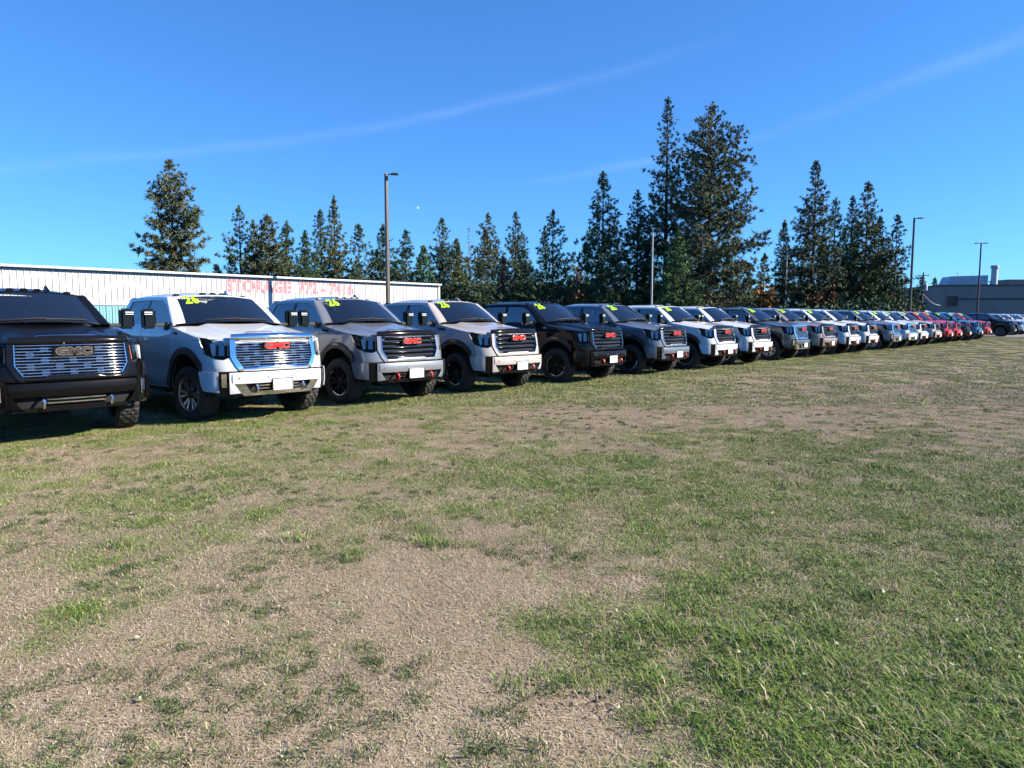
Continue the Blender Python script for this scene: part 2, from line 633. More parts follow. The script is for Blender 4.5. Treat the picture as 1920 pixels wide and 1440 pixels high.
    b_out = [(s_y(2.915), AZ), (s_y(2.915), 1.47), (s_y(5.33), 1.47), (s_y(5.33), 0.58)]
    bed = ruled(arch(4.04, AZ, AR, 180, 8), b_out, 44, 9, skin)
    lowfr = ruled([(s_y(2.915), 0.50), (s_y(3.47), 0.47)], [(s_y(2.915), 0.52), (s_y(3.47), 0.52)], 4, 2, skin)
    bed.add(lowfr.v, lowfr.f)
    # corner below the lamp
    lamp_bot = [(s_x(0.715), 1.015), (s_x(0.80), 0.975), (s_x(0.875), 0.985), (s_y(-0.565), 1.05)]
    lamp_top = [(s_x(0.715), 1.272), (s_x(0.80), 1.272), (s_x(0.875), 1.27), (s_y(-0.42), ztop(-0.42) - 0.015)]
    corner = ruled([(s_x(0.58), 0.80), (s_x(0.75), 0.80), (s_x(0.9), 0.80), (s_y(-0.60), 0.80)], [(s_x(0.715), 1.005), (s_x(0.80), 0.965), (s_x(0.875), 0.975), (s_y(-0.575), 1.04)], 16, 5, skin)
    pillar_f = MB()
    for sg in (1, -1):
        for nm, p in (('fender', fender), ('bed_side', bed), ('corner_panel', corner)):
            (p if sg > 0 else p.mirror()).build(nm, PAINT, t, 40)
        for nm, p, yh in (('front_door', door1, 1.55), ('rear_door', door2, 2.70)):
            d = (p if sg > 0 else p.mirror()).build(nm, PAINT, t, 40)
            h = MB()
            h.box((sg * 1.035, yh, 1.24), (0.028, 0.20, 0.032))
            h.box((sg * 1.012, yh - 0.075, 1.24), (0.04, 0.03, 0.026))
            h.box((sg * 1.012, yh + 0.075, 1.24), (0.04, 0.03, 0.026))
            h.build('door_handle', chrome if trim == 'chrome' else M['gloss_black'], d, bevel=0.006)
        # running board
        rb = MB()
        rb.box((sg * 0.985, 1.75, 0.44), (0.16, 2.2, 0.045))
        for y in (0.8, 1.75, 2.7):
            rb.box((sg * 0.86, y, 0.48), (0.2, 0.05, 0.04))
        rb.build('running_board', M['black_plastic'] if not bright else M['dark_chrome'], t, bevel=0.012)
        if True:
            a_in = arch(0, AZ, AR - 0.02, 150, -4, 20)
            a_out = arch(0, AZ, AR + 0.085, 141, -4, 20)
            fl = ruled(a_in, a_out, 24, 4, skin, 0.028, 0.04)
            a_in = arch(4.04, AZ, AR - 0.02, 184, -4, 20)
            a_out = arch(4.04, AZ, AR + 0.085, 184, -4, 20)
            fr = ruled(a_in, a_out, 24, 4, skin, 0.028, 0.04)
            for p in (fl, fr):
                (p if sg > 0 else p.mirror()).build('wheel_arch_flare', M['black_plastic'], t, 40)
            if trim == 'trail':
              mk = ruled([(s_y(-0.10), AZ + AR + 0.03), (s_y(0.10), AZ + AR + 0.03)], [(s_y(-0.08), AZ + AR + 0.065), (s_y(0.08), AZ + AR + 0.065)], 4, 2, skin, 0.036, 0.02)
              (mk if sg > 0 else mk.mirror()).build('side_marker', M['amber'], t)
        # fender badge beside the hood
        bd = ruled([(s_y(0.27), 1.325), (s_y(0.50), 1.345)], [(s_y(0.31), 1.365), (s_y(0.55), 1.385)], 4, 2, skin, 0.012, 0.015)
        (bd if sg > 0 else bd.mirror()).build('fender_badge', M['gloss_black'] if bright else M['dark_chrome'], t)
        # tow mirror
        mr = MB()
        mr.box((sg * 1.235, 0.735, 1.575), (0.215, 0.12, 0.315), taper=0.06)
        mo = mr.build('side_mirror', M['gloss_black'], t, bevel=0.036)
        ar = MB()
        ar.box((sg * 1.06, 0.74, 1.475), (0.32, 0.07, 0.06))
        ar.box((sg * 0.95, 0.74, 1.45), (0.07, 0.17, 0.14))
        ar.build('mirror_arm', M['black_plastic'], mo, bevel=0.015)
        gm = MB()
        gm.box((sg * 1.235, 0.798, 1.615), (0.18, 0.006, 0.19))
        gm.box((sg * 1.235, 0.798, 1.47), (0.18, 0.006, 0.075))
        gm.build('mirror_glass', M['mirror_glass'], mo)
        lp = MB()
        lp.box((sg * 1.26, 0.672, 1.675), (0.12, 0.012, 0.016))
        lp.box((sg * 1.26, 0.672, 1.645), (0.12, 0.012, 0.012))
        lp.build('mirror_lamp', M['lamp_white'], mo)
    # tailgate and bed floor
    b = MB()
    b.box((0, 5.33, 1.0), (1.86, 0.06, 0.84))
    b.build('tailgate', PAINT, t, bevel=0.015)
    b = MB()
    b.box((0, 4.13, 0.99), (1.84, 2.36, 0.04))
    b.box((0, 2.96, 1.2), (1.84, 0.05, 0.44))
    b.box((0.9, 4.13, 1.445), (0.10, 2.36, 0.03))
    b.box((-0.9, 4.13, 1.445), (0.10, 2.36, 0.03))
    b.build('bed_liner', M['black_plastic'], t)
    b = MB()
    b.box((0, 5.43, 0.66), (1.9, 0.14, 0.18))
    b.build('rear_bumper', chrome if bright else PAINT, t, bevel=0.03)
    # -------- hood
    def hfun(a, b_):
        u = -1 + 2 * a
        ye = -0.60
        yf = float(np.interp(min(abs(u) * 0.93, 0.985), PC[:60 + 60, 0], PC[:120, 1])) + 0.055
        if abs(u) > 0.93:
            yf = max(yf, -0.70)
        yf = min(yf, -0.52)
        yc = 0.26 + 0.27 * u * u
        y = yf + (yc - yf) * b_
        xe = skin(s_y(max(y, -0.60)), ztop(y)).x - 0.012
        x = u * (xe - 0.06 * sst(0.25, 0.0, b_) * abs(u))
        z = hood_z(x, y) - 0.035 * sst(0.10, 0.0, b_) ** 2
        return Vector((x, y, z))
    h = MB()
    V, Fc = grid(hfun, 41, 25)
    h.add(V, Fc)
    n0 = len(h.v)
    lip = [Vector(h.v[i]) + Vector((0, 0.012, -0.055)) for i in range(41)]
    h.add(lip, [])
    h.f += [(i + 1, i, n0 + i, n0 + i + 1) for i in range(40)]
    h.mi += [0] * 40
    ho = h.build('hood', PAINT, t, 50)
    sc = MB()
    ys0, ys1 = -0.70, -0.40
    V, Fc = grid(lambda a, b_: Vector(((-1 + 2 * a) * (0.40 - 0.08 * b_), ys0 + (ys1 - ys0) * b_ + 0.05 * (2 * a - 1) ** 2,
                                       hood_z(0, ys0 + (ys1 - ys0) * b_) + 0.026 * (1 - b_) ** 1.4 * (1 - abs(2 * a - 1) ** 6) + 0.002)), 17, 7)
    sc.add(V, Fc)
    sc.build('hood_scoop', PAINT, ho, 60)
    vt = MB()
    for i in range(16):
        a, b2 = i / 16, (i + 1) / 16
        for q in (a,):
            p0 = Vector(V[i]); p1 = Vector(V[i + 1])
            z0, z1 = hood_z(p0.x, p0.y) - 0.012, hood_z(p1.x, p1.y) - 0.012
            vt.add([(p0.x, p0.y + 0.004, p0.z - 0.006), (p1.x, p1.y + 0.004, p1.z - 0.006), (p1.x, p1.y + 0.004, z1), (p0.x, p0.y + 0.004, z0)], [(0, 1, 2, 3)])
    vt.build('scoop_mouth', M['void'], ho)
    tr = MB()
    tr.tube([Vector(V[i]) + Vector((0, -0.004, 0)) for i in range(17)], 0.007, 6)
    tr.build('scoop_trim', chrome if bright else M['dark_chrome'], ho)
    # cowl
    cw = MB()
    V, Fc = grid(lambda a, b_: Vector(((-1 + 2 * a) * 0.91, 0.25 + 0.26 * (2 * a - 1) ** 2 + 0.16 * b_, 1.525 - 0.06 * (2 * a - 1) ** 2 + 0.0 * b_)), 17, 3)
    cw.add(V, Fc)
    cw.build('cowl', M['black_plastic'], t)
    # -------- cab: pillars, rails, roof, glass
    cf = MB()
    zr = 1.925
    A0, A1 = (0.54, ZB), (1.115, zr)          # foot and head of the front pillar on the flank
    g1 = [(0.63, ZB + 0.01), (0.80, 1.63), (1.02, 1.80), (1.22, 1.872)]
    edge = [(A0[0] + (A1[0] - A0[0]) * k, A0[1] + (A1[1] - A0[1]) * k) for k in (0, 0.36, 0.74, 1.0)]
    for sg in (1, -1):
        fl = lambda y, z, off=0.0, sg=sg: Vector((sg * side_pt(y, z, off).x, y, z))
        for A_, B_, n in ((edge, g1, 13), ([(1.115, zr), (1.75, zr + 0.012), (2.35, zr + 0.01), (2.68, zr - 0.01)], [(1.22, 1.872), (1.75, 1.885), (2.35, 1.88), (2.525, 1.868)], 13),
                          ([(2.68, zr - 0.01), (2.81, 1.66), (2.885, ZB)], [(2.525, 1.868), (2.61, 1.66), (2.65, ZB + 0.01)], 11),
                          ([(0.56, ZB - 0.004), (2.885, ZB - 0.004)], [(0.62, ZB + 0.014), (2.885, ZB + 0.014)], 6)):
            p = ruled(A_, B_, n, 3, fl, 0.0, 0.035)
            cf.add(p.v, p.f)
        # front pillar, from the windscreen edge round to the flank
        V = []
        for k in range(11):
            q = k / 10
            a = wind_pt(0.925 * sg, q, 0.004)
            a1 = wind_pt(1.0 * sg, q, 0.004)
            y, z = A0[0] + (A1[0] - A0[0]) * q, A0[1] + (A1[1] - A0[1]) * q
            c_ = fl(y, z)
            mid = (a1 + c_) * 0.5 + Vector((sg * 0.012, -0.012, 0.008))
            V += [a, a1, mid, c_]
        cf.add(V, [(4 * k + j, 4 * k + j + 1, 4 * k + j + 5, 4 * k + j + 4) for k in range(10) for j in range(3)])
        # door glass
        p = ruled(g1 + [(1.725, 1.885)], [(0.64, ZB + 0.011), (0.90, ZB + 0.011), (1.15, ZB + 0.011), (1.35, ZB + 0.011), (1.725, ZB + 0.011)], 16, 5, fl, -0.012, 0)
        p.build('front_window', M['side_glass'], t)
        p = ruled([(1.795, 1.885), (2.35, 1.88), (2.525, 1.868)], [(1.795, ZB + 0.011), (2.41, ZB + 0.011), (2.645, ZB + 0.011)], 10, 5, fl, -0.012, 0)
        p.build('rear_window', M['privacy'], t)
        p = ruled([(1.722, ZB + 0.01), (1.798, ZB + 0.01)], [(1.722, 1.886), (1.798, 1.886)], 3, 5, fl, -0.006, 0.03)
        p.build('door_pillar', M['gloss_black'], t)

    def roof(a, b_):
        u = -1 + 2 * a
        y0, y1 = 0.99 + 0.13 * u * u, 2.70 - 0.02 * u * u
        y = y0 + (y1 - y0) * b_
        zf = 1.972 - 0.045 * u * u
        zm = 2.028 - 0.075 * u * u - 0.028 * u ** 8
        zb = 1.965 - 0.05 * u * u
        k = sst(0, 0.32, b_)
        z = zf + (zm - zf) * k
        z = z + (zb - z) * sst(0.80, 1.0, b_)
        w = 0.705 + (side_pt(0, 1.925).x - 0.705) * sst(0, 0.10, b_)
        return Vector((u * w, y, z))
    rf = MB()
    V, Fc = grid(roof, 25, 17)
    rf.add(V, Fc)
    edge_i = [[j * 25 for j in range(17)], [j * 25 + 24 for j in range(17)]]
    for sgi, sg in ((0, -1), (1, 1)):
        n0 = len(rf.v)
        rf.v += [(sg * (side_pt(0, zr - 0.012).x), V[i].y, zr - 0.014) for i in edge_i[sgi]]
        rf.f += [(edge_i[sgi][j], edge_i[sgi][j + 1], n0 + j + 1, n0 + j) for j in range(16)]
        rf.mi += [0] * 16
    rfo = rf.build('roof', PAINT, t, 60)
    # windscreen header strip and rear panel
    V = []
    for k in range(17):
        u = -1 + 2 * k / 16
        V += [wind_pt(u, 0.955, 0.003), wind_pt(u, 1.0, 0.003)]
    cf.add(V, [(2 * k, 2 * k + 2, 2 * k + 3, 2 * k + 1) for k in range(16)])
    rear = lambda y, z, off=0.0: Vector((y, 2.885 - 0.30 * max(0, (z - ZB)) - 0.0 + off, z))
    for A_, B_ in (([(-0.945, 1.0), (0.945, 1.0)], [(-0.94, 1.44), (0.94, 1.44)]), ([(-0.80, 1.84), (0.80, 1.84)], [(-0.74, 1.945), (0.74, 1.945)]),
                   ([(-0.94, 1.44), (-0.80, 1.84)], [(-0.66, 1.44), (-0.60, 1.84)]), ([(0.94, 1.44), (0.80, 1.84)], [(0.66, 1.44), (0.60, 1.84)])):
        p = ruled(A_, B_, 8, 3, rear, 0, 0.03)
        cf.add(p.v, p.f)
    cf.build('cab_frame', PAINT, t, 50)
    p = ruled([(-0.66, 1.44), (0.66, 1.44)], [(-0.60, 1.84), (0.60, 1.84)], 8, 4, rear, -0.01, 0)
    p.build('back_window', M['side_glass'], t)
    ws = MB()
    V, Fc = grid(lambda a, b_: wind_pt((-1 + 2 * a) * 0.935, -0.02 + 0.985 * b_), 21, 11)
    ws.add(V, Fc)
    wso = ws.build('windshield', M['windshield'], t)
    fb = MB()
    V, Fc = grid(lambda a, b_: wind_pt((-1 + 2 * a) * 0.93, -0.02 + 0.075 * b_, -0.008), 21, 2)
    fb.add(V, Fc)
    fb.build('glass_border', M['void'], wso)
    wp = MB()
    for x0, x1 in ((-0.62, 0.05), (0.02, 0.70)):
        wp.tube([wind_pt(x0 + (x1 - x0) * k / 6, 0.035 + 0.03 * k / 6, 0.014) for k in range(7)], 0.009, 5)
    wp.build('wiper', M['black_plastic'], t)
    # roof marker lamps and aerial
    for x in (-0.58, -0.17, 0.0, 0.17, 0.58):
        l = MB()
        y = 1.17 + 0.13 * (x / 0.7) ** 2
        z = roof((x / 0.755 + 1) / 2, 0.12).z
        l.box((x, y, z + 0.012), (0.11, 0.075, 0.034), taper=0.3)
        l.build('roof_marker_lamp', M['gloss_black'], rfo, bevel=0.008)
    l = MB()
    l.add([(0.34 - 0.025, 1.25, 1.99), (0.34 + 0.025, 1.25, 1.99), (0.34 + 0.03, 1.43, 1.99), (0.34 - 0.03, 1.43, 1.99), (0.34 - 0.006, 1.36, 2.075), (0.34 + 0.006, 1.36, 2.075), (0.34 + 0.006, 1.42, 2.08), (0.34 - 0.006, 1.42, 2.08)],
          [(3, 2, 1, 0), (4, 5, 6, 7), (0, 1, 5, 4), (1, 2, 6, 5), (2, 3, 7, 6), (3, 0, 4, 7)])
    l.build('roof_aerial', PAINT, rfo, bevel=0.006)
    # -------- cabin
    d = MB()
    V, Fc = grid(lambda a, b_: Vector(((-1 + 2 * a) * 0.84, 0.72 + 0.45 * b_ + 0.1 * (2 * a - 1) ** 2, 1.40 + 0.035 * math.sin(math.pi * b_) - 0.25 * max(0, b_ - 0.8))), 13, 6)
    d.add(V, Fc)
    d.box((0, 1.22, 1.22), (1.68, 0.12, 0.34))
    d.box((0, 1.9, 0.99), (1.78, 2.4, 0.04))
    d.build('dashboard', M['interior'], t, loc=(0, -0.25, 0.06))
    sm = M['seat_tan'] if trim == 'trail' else M['seat']
    for x in (-0.42, 0.42):
        s = MB()
        s.box((x, 1.86, 1.10), (0.54, 0.52, 0.18))
        s.box((x, 2.12, 1.40), (0.52, 0.16, 0.58), rx=R(-12), taper=0.12)
        s.box((x, 2.19, 1.755), (0.29, 0.11, 0.17), rx=R(-10))
        s.tube([(x - 0.06, 2.17, 1.62), (x - 0.06, 2.19, 1.72)], 0.01, 5)
        s.tube([(x + 0.06, 2.17, 1.62), (x + 0.06, 2.19, 1.72)], 0.01, 5)
        s.build('front_seat', sm, t, bevel=0.04, loc=(0, -0.25, 0.06))
    s = MB()
    s.box((0, 2.76, 1.08), (1.5, 0.5, 0.18))
    s.box((0, 2.97, 1.36), (1.5, 0.14, 0.5), rx=R(-10))
    for x in (-0.48, 0.48):
        s.box((x, 2.99, 1.66), (0.26, 0.09, 0.13))
    s.build('rear_bench', sm, t, bevel=0.035, loc=(0, -0.25, 0.06))
    s = MB()
    th = R(22)
    ring = [Vector((0.42 + 0.185 * math.cos(a), 1.36 + 0.185 * math.sin(a) * math.sin(th), 1.47 + 0.185 * math.sin(a) * math.cos(th))) for a in [2 * math.pi * k / 20 for k in range(21)]]
    s.tube(ring, 0.016, 6, cap=False)
    s.tube([ring[0], ring[10]], 0.016, 5)
    s.tube([ring[15], (0.42, 1.28, 1.38)], 0.02, 5)
    s.build('steering_wheel', M['interior'], t, loc=(0, -0.25, 0.06))
    s = MB()
    s.box((0.0, 0.93, 1.86), (0.24, 0.03, 0.075))
    s.tube([(0, 0.95, 1.89), (0, 0.99, 1.95)], 0.012, 5)
    s.build('cabin_mirror', M['interior'], t, bevel=0.008)
    # -------- grille
    gr = ruled([(-s_x(0.58), 0.81), (s_x(0.58), 0.81)], [(-s_x(0.69), 1.27), (s_x(0.69), 1.27)], 25, 5, skin, -0.045, 0)
    g = gr.build('grille', M['void'], t)

    def gw(z):                                   # half width of the grille opening in arc length
        return s_x(0.635) if z > 1.0 else s_x(0.635) - (1.0 - z) * 0.62
    if bright:
        rows = 11
        for i in range(rows):
            z = 0.868 + i * (1.245 - 0.868) / (rows - 1)
            a = gw(z)
            p = ruled([(-a, z - 0.0065), (a, z - 0.0065)], [(-a, z + 0.0065), (a, z + 0.0065)], 25, 4, skin, 0.0, 0.035, 0.004)
            p.build('grille_bar', chrome, g, 60)
            if i == rows - 1:
                continue
            zc = z + 0.019
            nb = 9
            for k in range(nb):
                sx_ = (k - (nb - 1) / 2) * 0.157
                if (k + (i // 2)) % 2 or abs(sx_) > gw(z) - 0.03:
                    continue
                q = ruled([(sx_ - 0.042, zc - 0.0155), (sx_ + 0.042, zc - 0.0155)], [(sx_ - 0.042, zc + 0.0155), (sx_ + 0.042, zc + 0.0155)], 3, 3, skin, -0.020, 0.02, 0.004)
                q.build('grille_tile', M['dark_chrome'], g, 60)
    else:
        for i in range(5):
            z = 0.885 + i * 0.086
            a = gw(z)
            p = ruled([(-a, z - 0.018), (a, z - 0.018)], [(-a, z + 0.016), (a, z + 0.016)], 25, 5, skin, -0.006, 0.05, 0.016)
            p.build('grille_bar', M['gloss_black'], g, 60)
            p = ruled([(-a, z + 0.017), (-a * 0.45, z + 0.017), (-a * 0.40, z + 0.008), (a * 0.40, z + 0.008), (a * 0.45, z + 0.017), (a, z + 0.017)],
                      [(-a, z + 0.024), (-a * 0.45, z + 0.024), (-a * 0.40, z + 0.015), (a * 0.40, z + 0.015), (a * 0.45, z + 0.024), (a, z + 0.024)], 27, 2, skin, 0.010, 0.03)
            p.build('bar_trim', M['dark_chrome'], g, 30)
    sm_ = {'chrome': chrome, 'ultimate': M['gloss_black'], 'trail': PAINT}[trim]
    tp = ruled([(-s_x(0.71), 1.262), (s_x(0.71), 1.262)], [(-s_x(0.69), 1.346), (-s_x(0.3), 1.362), (0, 1.364), (s_x(0.3), 1.362), (s_x(0.69), 1.346)], 25, 6, skin, 0.012, 0.06, 0.022)
    tp.build('grille_top_bar', chrome if trim == 'chrome' else M['gloss_black'], t, 40)
    for sg in (1, -1):
        p = ruled([(s_x(0.635), 1.26), (s_x(0.635), 1.0), (gw(0.87), 0.87), (gw(0.84) - 0.01, 0.80)], [(s_x(0.715), 1.26), (s_x(0.715), 1.02), (s_x(0.645), 0.87), (s_x(0.59), 0.80)], 14, 3, skin, 0.018, 0.06)
        (p if sg > 0 else p.mirror()).build('grille_side_frame', sm_, t, 40)
        if trim != 'chrome':
            p = ruled([(s_x(0.632), 1.255), (s_x(0.632), 1.0), (gw(0.87) - 0.004, 0.87)], [(s_x(0.642), 1.255), (s_x(0.642), 1.0), (gw(0.87) + 0.006, 0.87)], 12, 2, skin, 0.026, 0.04)
            (p if sg > 0 else p.mirror()).build('grille_trim', chrome, t, 40)
    a = gw(0.85)
    p = ruled([(-a, 0.797), (a, 0.797)], [(-a, 0.85), (-a * 0.62, 0.85), (-a * 0.55, 0.872), (a * 0.55, 0.872), (a * 0.62, 0.85), (a, 0.85)], 25, 5, skin, 0.010, 0.06, 0.016)
    p.build('grille_bottom_bar', {'chrome': chrome, 'ultimate': M['gloss_black'], 'trail': PAINT}[trim], t, 40)
    # badge letters
    e = MB()
    e.box((0, -0.925, 1.165), (0.47, 0.03, 0.118))
    eo = e.build('emblem', M['gloss_black'], g, bevel=0.008)
    V, Fc = text_geo('GMC', 0.122, 0.006, 1.48, 0.0065)
    e = MB().add([(x, y - 0.944, z + 1.165) for x, y, z in V], Fc)
    e.build('emblem_letters', M['red'] if trim != 'ultimate' else M['dark_chrome'], eo)
    V, Fc = text_geo('GMC', 0.122, 0.004, 1.48, 0.0115)
    e = MB().add([(x, y - 0.940, z + 1.165) for x, y, z in V], Fc)
    e.build('emblem_outline', chrome, eo)
    # -------- lamps
    for sg in (1, -1):
        hp = ruled(lamp_bot, lamp_top, 18, 5, skin, -0.055, 0)
        hl = (hp if sg > 0 else hp.mirror()).build('headlight', M['void'], t)
        q = ruled([(s_x(0.79), 1.03), (s_x(0.86), 1.03)], [(s_x(0.79), 1.235), (s_x(0.86), 1.235)], 4, 4, skin, -0.02, 0.05)
        (q if sg > 0 else q.mirror()).build('lamp_projector', M['dark_chrome'], hl)
        q = ruled([(s_x(0.735), 1.03), (s_x(0.748), 1.03)], [(s_x(0.735), 1.22), (s_x(0.748), 1.22)], 2, 4, skin, -0.01, 0.04)
        (q if sg > 0 else q.mirror()).build('turn_lamp', M['amber'], hl)
        q = ruled([(s_x(0.895), 1.04), (s_x(0.915), 1.02), (s_x(0.93), 1.07)], [(s_x(0.895), 1.215), (s_x(0.915), 1.215), (s_x(0.945), 1.21)], 8, 4, skin, -0.016, 0.03)
        (q if sg > 0 else q.mirror()).build('lamp_reflector', M['lamp_white'], hl)
        q = ruled(lamp_bot, lamp_top, 18, 6, skin, 0.004, 0.03)
        (q if sg > 0 else q.mirror()).build('lamp_lens', M['lens'], hl)
    # -------- bumper
    OFF = 0.075
    bp = ruled([(-s_x(0.70), 0.615), (s_x(0.70), 0.615)], [(-s_x(0.70), 0.782), (s_x(0.70), 0.782)], 31, 6, skin, OFF, 0.09, 0.012)
    body = {'chrome': PAINT, 'ultimate': PAINT, 'trail': PAINT}[trim]
    bo = bp.build('front_bumper', body, t, 40)
    for sg in (1, -1):
        # leg beside the lower opening
        q = ruled([(s_x(0.60), 0.475), (s_x(0.735), 0.465)], [(s_x(0.685), 0.62), (s_x(0.735), 0.62)], 6, 4, skin, OFF, 0.09)
        q2 = ruled([(s_x(0.685), 0.62), (s_x(0.735), 0.62)], [(s_x(0.699), 0.782), (s_x(0.735), 0.782)], 6, 4, skin, OFF, 0.09)
        q.add(q2.v, q2.f)
        (q if sg > 0 else q.mirror()).build('bumper_leg', body, bo, 40)
        q = ruled([(s_x(0.738), 0.47), (s_x(0.845), 0.47)], [(s_x(0.738), 0.80), (s_x(0.845), 0.80)], 6, 4, skin, OFF - 0.02, 0.08)
        (q if sg > 0 else q.mirror()).build('bumper_insert', M['gloss_black'], bo, 40)
        if bright:
            q = ruled([(s_x(0.765), 0.57), (s_x(0.815), 0.57)], [(s_x(0.765), 0.765), (s_x(0.815), 0.765)], 4, 4, skin, OFF + 0.004, 0.04)
            (q if sg > 0 else q.mirror()).build('bumper_blade', chrome, bo, 40)
        q = ruled([(s_x(0.848), 0.49), (s_y(-0.60), 0.505), (s_y(-0.565), 0.53)], [(s_x(0.848), 0.797), (s_y(-0.60), 0.797), (s_y(-0.485), 0.797)], 12, 5, skin, OFF - 0.012, 0.08)
        (q if sg > 0 else q.mirror()).build('bumper_end', body, bo, 40)
        # parking sensor
        for sx_ in (0.20, 0.62):
            q = skin(s_x(sx_), 0.70, OFF + 0.012)
            l = MB()
            l.tube([(sg * q.x, q.y + 0.02, q.z), (sg * q.x, q.y - 0.003, q.z)], 0.015, 10)
            l.build('parking_sensor', M['machined'] if trim != 'ultimate' else M['gloss_black'], bo)
        # tow hook
        hk = MB()
        x0 = sg * 0.385
        pts = [(x0 - 0.012, -0.80, 0.575), (x0 - 0.010, -0.97, 0.59), (x0, -1.025, 0.575), (x0 + 0.006, -1.038, 0.53), (x0, -1.025, 0.485), (x0 - 0.010, -0.97, 0.47), (x0 - 0.012, -0.80, 0.485)]
        hk.tube(pts, 0.019, 8)
        hk.build('tow_hook', M['hook_red'] if trim == 'trail' else chrome, bo)
    q = ruled([(-s_x(0.60), 0.46), (s_x(0.60), 0.46)], [(-s_x(0.68), 0.62), (s_x(0.68), 0.62)], 21, 3, skin, OFF - 0.075, 0)
    q.build('lower_opening', M['void'], bo)
    for z in (0.53, 0.575):
        q = ruled([(-0.33, z - 0.008), (0.33, z - 0.008)], [(-0.33, z + 0.008), (0.33, z + 0.008)], 13, 2, skin, OFF - 0.025, 0.05)
        q.build('lower_bar', chrome if bright else M['dark_chrome'], bo)
    q = ruled([(-s_x(0.55), 0.43), (s_x(0.55), 0.43)], [(-s_x(0.60), 0.475), (-0.38, 0.475), (-0.34, 0.495), (0.34, 0.495), (0.38, 0.475), (s_x(0.60), 0.475)], 27, 3, skin, OFF + 0.004, 0.10)
    q.build('skid_bar', chrome if bright and trim == 'chrome' else M['gloss_black'], bo, 40)
    if trim == 'chrome':
        for sg in (1, -1):
            q = ruled([(s_x(0.46), 0.476), (s_x(0.60), 0.476)], [(s_x(0.54), 0.610), (s_x(0.675), 0.610)], 6, 4, skin, OFF - 0.004, 0.06)
            (q if sg > 0 else q.mirror()).build('fog_lamp_bezel', chrome, bo, 40)
    va = MB()
    va.box((0, -0.66, 0.435), (1.40, 0.40, 0.05))
    for sg in (1, -1):
        va.box((sg * 0.76, -0.66, 0.475), (0.20, 0.28, 0.07), rz=sg * R(25))
    va.build('air_dam', M['black_plastic'], bo, bevel=0.02)
    # number plate
    if trim != 'ultimate':
        pl = MB()
        yb = skin(0.0, 0.66, OFF).y - 0.012
        pl.box((0.03, yb, 0.58), (0.33, 0.012, 0.175))
        po = pl.build('license_plate', M['plate'], t, bevel=0.004)
        ik = MB()
        for wv_, z in ((0.20, 0.635), (0.10, 0.587), (0.19, 0.531)):
            n = int(wv_ / 0.02)
            for k in range(n):
                if (k * 7 + int(z * 1000)) % 5:
                    ik.box((0.03 - wv_ / 2 + 0.02 * k + 0.01, yb - 0.0068, z), (0.012, 0.001, 0.010))
        ik.build('plate_print', M['ink'], po)
        fm = MB()
        for x, z, sx_, sz in ((0.03, 0.669, 0.345, 0.012), (0.03, 0.491, 0.345, 0.012), (-0.137, 0.58, 0.012, 0.188), (0.197, 0.58, 0.012, 0.188)):
            fm.box((x, yb - 0.004, z), (sx_, 0.018, sz))
        fm.build('plate_frame', chrome if bright else M['machined'], po)
    # sticker numerals on the windscreen
    V, Fc = text_geo('26', 0.15, 0.0, 1.3, 0.006, 1.12)
    st = MB()
    bmx = bmesh.new()
    for v in V:
        u = -0.66 + v[0] / 0.745
        vv = 0.835 + v[2] / 0.36
        bmx.verts.new(wind_pt(u, vv, 0.006))
    bmx.verts.ensure_lookup_table()
    st.add([v.co[:] for v in bmx.verts], Fc)
    bmx.free()
    st.build('windshield_sticker', M['decal'], t)
    return t

# ================================================================== ground
TH = R(42.5)
U = Vector((math.sin(TH), math.cos(TH), 0))      # along the row of trucks
N = Vector((math.cos(TH), -math.sin(TH), 0))     # the way the trucks face
ROW0 = Vector((-3.86, 12.33, 0))                 # right front tyre of the white truck nearest the black one

rng = np.random.default_rng(7)


def vnoise(x, y, seed):
    """Smooth value noise, vectorised."""
    def hsh(i, j):
        n = np.sin(i * 127.1 + j * 311.7 + seed * 74.7) * 43758.5453
        return n - np.floor(n)
    xi, yi = np.floor(x), np.floor(y)
    fx, fy = x - xi, y - yi
    fx, fy = fx * fx * (3 - 2 * fx), fy * fy * (3 - 2 * fy)
    return (hsh(xi, yi) * (1 - fx) + hsh(xi + 1, yi) * fx) * (1 - fy) + (hsh(xi, yi + 1) * (1 - fx) + hsh(xi + 1, yi + 1) * fx) * fy


def fbm(x, y, seed, octv=4):
    t, a, s = 0, 0.5, 0
    for o in range(octv):
        t = t + a * vnoise(x * 2 ** o, y * 2 ** o, seed + o)
        s += a
        a *= 0.5
    return t / s


